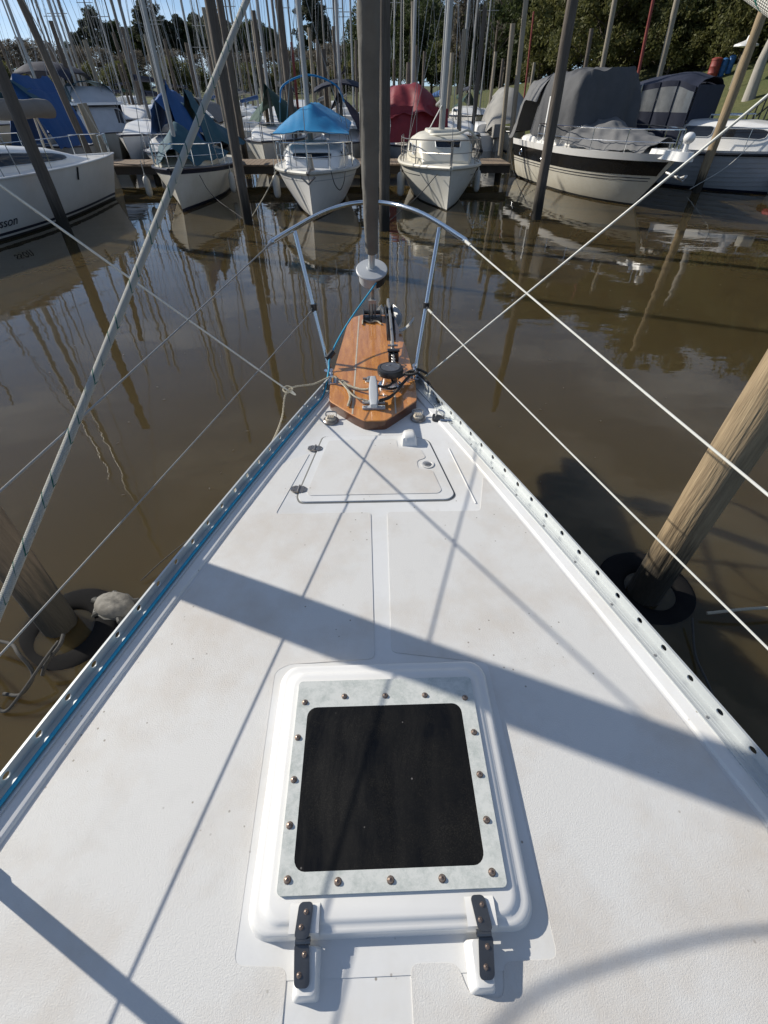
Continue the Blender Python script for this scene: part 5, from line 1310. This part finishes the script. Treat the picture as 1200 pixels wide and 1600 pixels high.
# ------------------------------------------------------------------ mooring piles
for (x, y, top, r_, mt, lab, ln) in (
    (-6.9, 12.3, 5.2, .118, M_pilegrey, "dark timber pile in front of the large left yacht", (-.01, 0)),
    (-2.93, 13.2, 5.6, .112, M_pilegrey, "dark timber pile between tarp draped boat and blue awning boat", (0, 0)),
    (4.30, 13.5, 5.6, .118, M_pilegrey, "tall brown pile in front of the black band cruiser", (-.03, 0)),
    (10.5, 17.3, 5.2, .125, M_pile, "leaning grey brown pile before the lapstrake cruiser", (-.015, 0)),
    (.40, 12.4, 5.6, .115, M_pilegrey, "dark pile standing right behind the furled sail", (0, 0)),
    (-8.55, 18.4, 5.0, .10, M_pilegrey, "brown pile rising behind the large left yacht's bow", (-.12, 0)),
    (-8.30, 18.75, 2.1, .15, M_pilepale, "short pale pile stub behind the large left yacht's bow", (-.10, 0)),
    (5.17, 22.0, 4.0, .085, M_pilepale, "slim pale pile left of two behind the cruiser's stern", (-.05, 0)),
    (5.45, 21.7, 5.6, .085, M_pilepale, "taller slim pale pile right of two behind cruiser's stern", (-.05, 0)),
    (3.6, 22.5, 3.9, .08, M_pilepale, "slim pale pile right of the crimson tarp boat", (-.04, 0)),
    (-5.5, 24.0, 4.5, .07, M_pilepale, "slim pale pile beside the big dark pile on the left", (-.02, 0)),
    (-5.4, 26.0, 6.0, .14, M_pilegrey, "thick dark pile behind the tarp draped boat", (0, 0)),
    (-2.85, 24.0, 4.7, .13, M_pilegrey, "flat topped dark pile left of the blue awning boat's mast", (-.02, 0)),
    (2.45, 30.0, 5.2, .12, M_pilepale, "thick pale pile above the crimson tarp", (-.04, 0)),
    (10.0, 26.0, 5.6, .10, M_pilepale, "pale pile above the grey tarped cruiser", (-.06, 0)),
    (10.7, 30.0, 4.4, .10, M_pilegrey, "shorter grey pile left of pale pile above cruiser", (-.06, 0)),
    (12.05, 25.0, 5.4, .11, M_pilepale, "pale pile rising behind the navy canopy", (-.08, 0))):
    pile(x, y, top, r_, mt, lab, seed=int(abs(x) * 7), lean=ln, n=12)
for (x, y, top, r_, mt, lab, ln) in ((-2.95, 27, 3.8, .06, M_mastred, "rust red pole beside the blue awning boat's mast", (0, 0)), (10.8, 24.0, 5.6, .055, M_mastred, "slim red pole between the grey and navy covered cruisers", (-.10, 0)), (9.5, 36, 5.4, .05, M_mastred, "thin red pole on bank edge left of tall brown pile", (-.06, 0))):
    o = pile(x, y, top, r_, mt, lab, seed=3, lean=ln, n=10, jit=.02, name="red_pole"); o["category"] = "pole"
rnd = random.Random(5)
spots = [(-16.1, 34, 4.1), (-12.55, 30, 4.0), (-2.8, 34, 4.65), (-2.85, 40, 4.55), (-2.95, 44, 4.5), (-.5, 36, 4.3), (6.95, 38, 4.2), (7.0, 34, 3.8), (7.86, 36, 3.6), (10.2, 38, 3.5)]
for row in (27.5, 33.5, 41.5, 51):
    x = -row * .62
    while x < min(5.5, xs(row) - 2):
        spots.append((x, row + rnd.uniform(-.8, .8), rnd.uniform(3.2, 4.9))); x += rnd.uniform(2.6, 4.4)
spots.sort(key=lambda q: q[0] / q[1])
for i, (x, y, t) in enumerate(spots):
    pile(x, y, t, rnd.uniform(.075, .11), rnd.choice([M_pilegrey, M_pilegrey, M_pilepale]), f"weathered timber pile among far masts, {ORD[i]} such pile from the left", seed=20 + i, lean=(rnd.uniform(-.02, .02), 0), group="piles among the far rows of masts", n=8)

# ------------------------------------------------------------------ far rows of sailboats: hull, cabin, mast, rigging each
protos = []
for k, (L, B, fb, mh, mt, cv) in enumerate(((7, 2.4, .95, 10.5, M_mast, M_bluedark), (8, 2.6, 1.05, 12, M_mastdark, M_navy), (6.2, 2.2, .85, 9.2, M_mast, M_green), (7.5, 2.5, 1.0, 11.2, M_mastdark, M_greylight))):
    o, h = row2("bare masted white sailboat moored in the far rows", -400 - 20 * k, 300, L, B, fb, M_gel if k % 2 else M_gelold, masth=mh, mm=mt)
    spar("boom", o, (L * .55, 0, fb + 1.1), (L * .08, 0, fb + 1.0), .10, .07, cv)
    wires("spreader", o, [((L * .55, -.65, mh * .6), (L * .55, .65, mh * .6))], .02, mt)
    protos.append(o)
rnd = random.Random(11); used = set(); n = 0
CV = ["blue", "navy", "green", "pale grey"]
for rname, row, sp in (("nearest", 31, 3.3), ("second", 37, 3.2), ("third", 45, 3.1), ("fourth", 54, 3.0), ("last", 63, 3.2)):
    x = -row * .80 - 2; idx = 0
    while x < min(5.0 if row < 40 else 4.0, xs(row) - 4):
        k = rnd.randrange(4); s_ = rnd.uniform(.85, 1.15)
        loc = (x, row + rnd.uniform(-1.0, 1.0), 0); rz = R(-90 + rnd.uniform(-6, 6) + (180 if rnd.random() < .3 else 0))
        lab = f"bare masted sailboat with {CV[k]} boom cover, {ORD[idx]} from left in {rname} far row"
        if k not in used:
            used.add(k); o = protos[k]; o.location = loc; o.rotation_euler = (0, 0, rz); o["group"] = "sailboats in the far rows"; o["label"] = lab
        else:
            o = dup(protos[k], loc, rz, (s_, s_, s_ * rnd.uniform(.9, 1.2)), lab, "sailboats in the far rows")
        idx += 1; x += sp + rnd.uniform(-.5, .9)
for q, (x, y, lab) in enumerate(((3.4, 31, "bare masted sailboat directly behind the crimson tarp boat"), (6.9, 44.5, "bare masted sailboat just behind the small green covered boat"), (8.3, 47, "bare masted sailboat nearest the foot of the lawn"))):
    dup(protos[q], (x, y, 0), R(-90), (.9, .9, 1.1), lab, "sailboats in the far rows")

# ------------------------------------------------------------------ things on the bank
gz = ground_z
lp = thing("lamp_post", "white mushroom lamp on a slim post on the grass", "lamp", (17.9, 30, gz(17.9, 30)))
hh = 3.85 - gz(17.9, 30)
mb = MB(); mb.tube([(0, 0, 0), (0, 0, hh)], .05, 8); mb.build("post", M_pilepale, lp)
mb = MB(); mb.lathe([(.10, hh - .06), (.52, hh - .02), (.50, hh + .05), (.22, hh + .14), (.08, hh + .20), (.05, hh + .34), (.01, hh + .36)], 20); mb.build("lamp_shade", M_gel, lp)
M_blueb = MAT("blue_drum_paint", (.03, .12, .32), .5, col2=(.04, .16, .38), scale=4)
def drum_bin(x, y, r, h, mt, label, red=False):
    o = thing("waste_bin", label, "bin", (x, y, gz(x, y)))
    mb = MB(); mb.lathe([(r * .9, 0), (r, .05), (r, h * .33), (r * 1.04, h * .35), (r, h * .37), (r, h * .66), (r * 1.04, h * .68), (r, h * .7), (r, h - .03), (r * .9, h)], 16); mb.build("body", mt, o)
    mb = MB(); mb.lathe([(r * 1.05, h - .02), (r * 1.05, h + .05), (r * .5, h + .10), (.01, h + .10)], 16); mb.build("lid", mt, o)
drum_bin(18.45, 33, .25, .78, M_mastred, "red bin standing on the bank left of blue drums"); drum_bin(18.90, 33, .15, .62, M_blueb, "blue drum next to the red bin on bank"); drum_bin(19.24, 33, .15, .62, M_blueb, "blue drum farthest right beside the lamp post"); drum_bin(11.3, 37, .3, 1.0, M_blueb, "blue drum on the bank left of tall brown pile")
fe = thing("railing", "black metal handrail on the grass at right edge", "railing")
mb = MB(); A = [Vector((x, 21.2 + (x - 13.6) * .9, gz(x, 21.2 + (x - 13.6) * .9))) for x in [13.75 + .55 * i for i in range(8)]]
for zz in (.55, .95): mb.tube([p + Vector((0, 0, zz)) for p in A], .03, 6)
mb.build("handrail", M_black, fe)
for p in A:
    mb = MB(); mb.tube([p - Vector((0, 0, .1)), p + Vector((0, 0, .96))], .025, 6); mb.build("post", M_black, fe)
for i, (x, y, h) in enumerate(sorted(((14.6, 46, 1.0), (15.4, 44, 1.0), (13.2, 49, 1.1), (16.2, 41, 1.0), (14.9, 36, 1.2), (16.6, 35, 1.1)), key=lambda q: q[0] / q[1])):
    o = thing("garden_light", f"small white light on a thin post on lawn, {ORD[i]} of six counted from left", "light", (x, y, gz(x, y)), 0, "small white lights on the lawn")
    mb = MB(); mb.tube([(0, 0, -.1), (0, 0, h)], .03, 6); mb.build("post", M_pilegrey, o); mb = MB(); mb.ball((0, 0, h + .08), .12, 8); mb.build("globe", M_fender, o)

# ------------------------------------------------------------------ trees
def leafmesh(name, pts, size, mt, seed, aniso=1.6):
    g = np.random.default_rng(seed); P = np.asarray(pts, dtype=np.float64); n = len(P)
    a = g.normal(size=(n, 3)); a /= np.linalg.norm(a, axis=1)[:, None]; c = g.normal(size=(n, 3)); b_ = np.cross(a, c); b_ /= np.linalg.norm(b_, axis=1)[:, None]
    s = size * g.uniform(.55, 1.35, size=(n, 1)); a = a * s * aniso * .5; b_ = b_ * s * .5
    V = np.stack([P - a, P - b_ * .8, P + a, P + b_ * .8], axis=1).reshape(-1, 3)
    me = bpy.data.meshes.new(name); me.vertices.add(4 * n); me.vertices.foreach_set("co", V.ravel()); me.loops.add(4 * n); me.loops.foreach_set("vertex_index", np.arange(4 * n, dtype=np.int32))
    me.polygons.add(n); me.polygons.foreach_set("loop_start", np.arange(0, 4 * n, 4, dtype=np.int32)); me.materials.append(mt); me.update(calc_edges=True); return me
def limbs(seed, h, r, spread, n1, n2, up=.5, start=.35, droop=0.0):
    """trunk and two orders of branches; returns MB and the branch tips"""
    rn = random.Random(seed); mb = MB(); tips = []
    tr = [Vector((.25 * nz(i * .4, seed) * h * .06, .25 * nz(i * .4, seed + 5) * h * .06, h * i / 8)) for i in range(9)]
    mb.tube(tr, [r * (1 - .85 * i / 8) for i in range(9)], 8)
    for k in range(n1):
        t = lerp(start, .98, (k + rn.random()) / n1); q = tr[0].lerp(tr[-1], t); i0 = int(t * 8); q = tr[min(i0, 7)].lerp(tr[min(i0 + 1, 8)], t * 8 - i0)
        az = k * 2.4 + rn.uniform(-.5, .5); ln = spread * (1 - .45 * t) * rn.uniform(.7, 1.2); d = Vector((math.cos(az), math.sin(az), up + rn.uniform(-.2, .3)))
        b1 = [q, q + d * ln * .35, q + d * ln * .7 + Vector((0, 0, .08 * ln)), q + d * ln - Vector((0, 0, droop * ln))]
        mb.tube(b1, [r * .38 * (1 - t * .6), r * .25 * (1 - t * .6), r * .15, r * .05], 5)
        for m_ in range(n2):
            tt = rn.uniform(.35, 1); qq = b1[0].lerp(b1[3], tt); d2 = Vector((rn.uniform(-1, 1), rn.uniform(-1, 1), rn.uniform(-.1, .9))).normalized() * ln * rn.uniform(.25, .5)
            mb.tube([qq, qq + d2 * .5 + Vector((0, 0, .03)), qq + d2], [r * .10, r * .06, r * .02], 4); tips.append(qq + d2)
        tips.append(b1[3])
    return mb, tips
def crown(tips, n, rad, seed, flat=.7):
    g = np.random.default_rng(seed); T = np.array([tuple(t) for t in tips]); k = len(T); idx = g.integers(0, k, n); sz = g.uniform(.5, 1.3, k)
    d = g.normal(size=(n, 3)); d /= np.linalg.norm(d, axis=1)[:, None]; rr = g.uniform(.25, 1, (n, 1)) ** .5
    return T[idx] + d * rr * rad * sz[idx][:, None] * np.array([1, 1, flat])
KIND = {}
def proto_tree(key, h, r, spread, n1, n2, nl, rad, ls, lm, bark, up=.5, start=.35, flat=.7, droop=0.0, seeds=(1, 2), asp=1.6):
    KIND[key] = []
    for sd in seeds:
        mb, tips = limbs(sd, h, r, spread, n1, n2, up, start, droop); tm_ = mb.mesh("trunk", bark, angle=60)
        cm = leafmesh("crown", crown(tips, nl, rad, sd, flat), ls, lm, sd, asp) if nl else None
        KIND[key].append((tm_, cm))
proto_tree("pine", 15, .30, 4.2, 16, 5, 11000, .95, .30, M_leafpine, M_bark, up=.55, start=.55, flat=.6, seeds=(1, 2, 3))
proto_tree("euca", 15, .28, 4.4, 20, 5, 11000, 1.15, .30, M_leafdark, M_bark, up=.8, start=.38, flat=.85, seeds=(4, 5))
proto_tree("round", 8, .24, 3.6, 24, 6, 15000, .85, .20, M_leafdark, M_bark, up=.45, start=.15, flat=.9, seeds=(6, 7))
proto_tree("olive", 8, .22, 3.4, 24, 6, 15000, .80, .19, M_leafmid, M_bark, up=.55, start=.12, flat=.9, droop=.15, seeds=(8, 9, 10))
proto_tree("yellow", 7, .2, 3.0, 22, 6, 11000, .75, .18, M_leafyel, M_bark, up=.5, start=.12, flat=.9, seeds=(11,))
proto_tree("shrub", 3.2, .10, 2.0, 20, 6, 9000, .55, .14, M_leafmid, M_bark, up=.5, start=.04, flat=.9, seeds=(12, 13))
proto_tree("poplar", 15, .26, 1.5, 34, 5, 9000, .60, .20, M_leafbrown, M_bark, up=2.2, start=.12, flat=1.6, seeds=(14,))
proto_tree("bare", 12, .20, 3.6, 26, 16, 0, 1, 1, None, M_twig, up=1.0, start=.25, seeds=(15, 16))
proto_tree("grey", 9, .22, 4.0, 22, 7, 7000, .95, .22, M_leafbrown, M_twig, up=.6, start=.2, seeds=(17, 18))
def tree(key, x, y, s, label, group=None, v=0, rz=0, sz=1.0):
    tm_, cm = KIND[key][v % len(KIND[key])]
    o = thing("shrub" if key == "shrub" else key + "_tree" if key in ("pine", "bare", "poplar") else "leafy_tree", label, "shrub" if key == "shrub" else "tree", (x, y, gz(x, y) - .1), rz, group)
    o.scale = (s, s, s * sz)
    for nm, me in (("trunk", tm_), ("crown", cm)):
        if me is None: continue
        c = bpy.data.objects.new(nm, me); COL.objects.link(c); c.parent = o
# far shore, left to right (150 m away: about 0.16 m to a photograph pixel)
def U(u, Y): return ((u - 577) / 715) * Y * .775 + 0.0
G1 = "tall pines on the far shore"
far = [("pine", 185, 150, .8, 1), ("euca", 232, 150, .9, 0), ("euca", 262, 156, .85, 1), ("euca", 292, 148, .9, 0), ("euca", 332, 152, .95, 1), ("euca", 362, 150, .9, 0), ("euca", 385, 146, .9, 1), ("euca", 405, 152, .9, 0), ("euca", 455, 150, .8, 1), ("euca", 495, 155, .75, 0), ("pine", 520, 158, 1.05, 0), ("euca", 172, 150, .7, 1), ("pine", 205, 150, 1.05, 0), ("pine", 222, 158, .95, 1), ("pine", 280, 150, 1.15, 2), ("pine", 300, 160, 1.05, 0), ("pine", 318, 150, .95, 1), ("pine", 345, 165, 1.05, 2), ("pine", 372, 150, 1.0, 0), ("pine", 392, 162, .95, 1), ("euca", 420, 150, .92, 0), ("euca", 440, 165, .95, 1), ("pine", 508, 150, 1.22, 2), ("pine", 260, 170, .9, 0), ("pine", 355, 172, 1.1, 1)]
far.sort(key=lambda q: q[1])
for i, (k, u, Y, s_, v) in enumerate(far):
    tree(k, U(u, Y), Y, s_ * .80, f"dark {'pine' if k == 'pine' else 'leafy tree'} on the far shore left of furled sail, {ORD[i]} from left", G1, v, i * 1.3)
for i, (u, Y, s_) in enumerate(sorted(((-40, 120, 1.0), (0, 118, 1.0), (20, 125, .85), (45, 118, .78), (70, 125, .72), (95, 120, .70), (118, 128, .72), (140, 122, .66), (160, 130, .62), (185, 124, .62), (-15, 130, 1.15), (470, 128, .62), (545, 125, .70), (530, 135, .72), (450, 128, .6), (415, 130, .6), (560, 140, .75), (230, 130, .55), (250, 126, .6), (275, 132, .55), (305, 128, .6), (335, 130, .55), (365, 128, .6), (390, 126, .55), (490, 132, .6), (512, 128, .6), (210, 122, .6)))):
    tree("grey", U(u, Y), Y, s_ * 1.05, f"grey brown winter tree low on far shore, {ORD[i]} such tree from the left", "grey winter trees on the far shore", i, i * 2.1)
for i, (u, Y, s_, k) in enumerate(sorted(((612, 105, 1.25, "round"), (628, 98, 1.15, "round"), (642, 105, 1.3, "round"), (660, 98, 1.2, "round"), (676, 92, 1.0, "round"), (690, 95, 1.05, "round"), (590, 112, 1.2, "round"), (574, 118, 1.1, "round"), (650, 90, .95, "round"), (705, 85, .9, "round")))):
    tree(k, U(u, Y), Y, s_, f"dense dark evergreen on shore right of the furled sail, {ORD[i]} from left", "dark evergreens right of the furled sail", i, i * 1.7)
hd = sorted(((U(u, Y), Y) for u, Y in [(-60 + 26 * i, 104 + 5 * math.sin(i * 2.3)) for i in range(25)]))
for i, (x, y) in enumerate(hd):
    tree("shrub", x, max(y, 106), 1.15 + .3 * math.sin(i * 1.9), f"low dark shrub at the far shore's water edge, {ORD[i]} from left", "low shrubs along the far shore", i, i * .9, .8)
tree("poplar", U(716, 70), 70, .95, "tall narrow poplar left of the bare winter trees", None, 0, .3)
for i, (u, Y, s_) in enumerate(sorted(((745, 68, .85), (765, 62, .85), (782, 66, .8), (730, 78, .8), (755, 80, .9)))):
    tree("bare", U(u, Y), Y, s_, f"bare leafless tree behind the lawn by the poplar, {ORD[i]} from left", "bare winter trees behind the lawn", i, i * 2.0)
rn = random.Random(3)
for i, (u, Y, s_) in enumerate(sorted(((722, 74, .8), (742, 70, .75), (762, 72, .85), (782, 70, .9), (800, 66, .9), (818, 68, 1.0), (836, 62, .9), (852, 64, 1.0), (792, 80, 1.1), (770, 84, 1.0), (750, 86, 1.0), (812, 78, 1.1)))):
    tree("round" if i % 3 else "olive", U(u, Y), Y, s_, f"leafy tree behind the bare winter trees at the lawn's top, {ORD[i]} from left", "leafy trees behind the bare winter trees", i, i * 1.3)
# wooded bank on the right: front shrubs, middle trees, tall back trees
i = 0
for (ya, xa, xb, kinds, s0, s1, st, lab, grp) in (
    (38, 18.5, 45, ("shrub",), .8, 1.2, 2.3, "low leafy shrub at the foot of the wooded bank", "shrubs along the foot of the wooded bank"),
    (43, 15.5, 48, ("olive", "round", "olive", "yellow"), .65, .85, 2.6, "leafy tree in the front of the wooded bank", "trees in the front of the wooded bank"),
    (49, 16.0, 52, ("round", "olive", "round"), .95, 1.2, 3.2, "tall leafy tree deeper in the wooded bank", "tall trees deeper in the wooded bank"),
    (57, 15.0, 58, ("round", "euca"), 1.1, 1.35, 4.2, "tallest dark tree at the back of the wooded bank", "tall trees at the back of the wooded bank")):
    x = xa; idx = 0
    while x < xb:
        k = kinds[i % len(kinds)]; s_ = rn.uniform(s0, s1) * (.8 if k == "euca" else 1)
        tree(k, x, ya + rn.uniform(-1.5, 1.5), s_, f"{lab}, {ORD[idx]} from left", grp, i, i * 1.9); i += 1; idx += 1; x += st * rn.uniform(.8, 1.2)
for i, (x, y, s_) in enumerate(((20.5, 36, .9), (23, 34, 1.0), (26, 32.5, 1.1), (29, 31, 1.1), (32, 30, 1.2), (24.5, 38, 1.2), (28, 36, 1.2), (31, 35, 1.2))):
    tree("olive" if i % 2 else "round", x, y, s_ * .8, f"leafy tree over the lawn at right edge, {ORD[i]} from left", "trees over the lawn at the right edge", i, i * 1.1)
idx = 0
for y in (24.5, 27, 29.5, 32, 34, 36, 38, 40, 42.5, 45, 47.5, 50, 53):
    for d in (8.2, 10.4):
        x = xs(y) + d + rn.uniform(-.6, .6)
        if 16.4 < x < 19.8 and 26 < y < 34.5 and d < 9: continue
        tree("shrub", x + (1.5 if y < 33 else 0), y + rn.uniform(-.7, .7), rn.uniform(.7, 1.15), f"leafy shrub edging the lawn under the wooded bank, {ORD[idx]} counted from nearest", "shrubs edging the lawn", idx, idx * 1.7, rn.uniform(.8, 1.2)); idx += 1
# pale trunk of the tree at the right edge
o = thing("leafy_tree", "tree with a pale whitewashed trunk at the right edge", "tree", (17.15, 27, gz(17.15, 27)))
mb = MB(); mb.tube([(0, 0, -.2), (-.10, 0, 1.2), (.15, 0, 3.0), (.1, .2, 5.0)], [.26, .19, .16, .12], 12); mb.build("trunk", M_barkpale, o)
mbl, tips = limbs(31, 7, .16, 3.2, 12, 5, .6, .62); tips = [t for t in tips if t.z > 4.2]
c = bpy.data.objects.new("crown", leafmesh("crown", crown(tips, 7000, .7, 31), .16, M_leafmid, 31)); COL.objects.link(c); c.parent = o

# leaves and scraps drifting on the water
g = np.random.default_rng(8); pts = []
for _ in range(150):
    y = g.uniform(1.2, 11); x = g.uniform(-.75, .75) * y
    if abs(x - CX) < (half(y) + .2 if y < 4 else .1): continue
    pts.append((x, y, .006))
mb = MB()
for (x, y, z) in pts:
    a = g.uniform(0, 6.28); L_ = g.uniform(.008, .022); w = L_ * g.uniform(.25, .6); ca, sa = math.cos(a), math.sin(a)
    mb.add([(x + p * ca - q * sa, y + p * sa + q * ca, z + k) for p, q, k in ((-L_, 0, 0), (0, -w, .003), (L_, 0, .001), (0, w, .003))], [(0, 1, 2, 3)])
o = mb.build("floating_leaves", M_leafbrown, smooth=False); tag(o, "scattered small dry leaves drifting on the brown water", "leaves", kind="stuff")
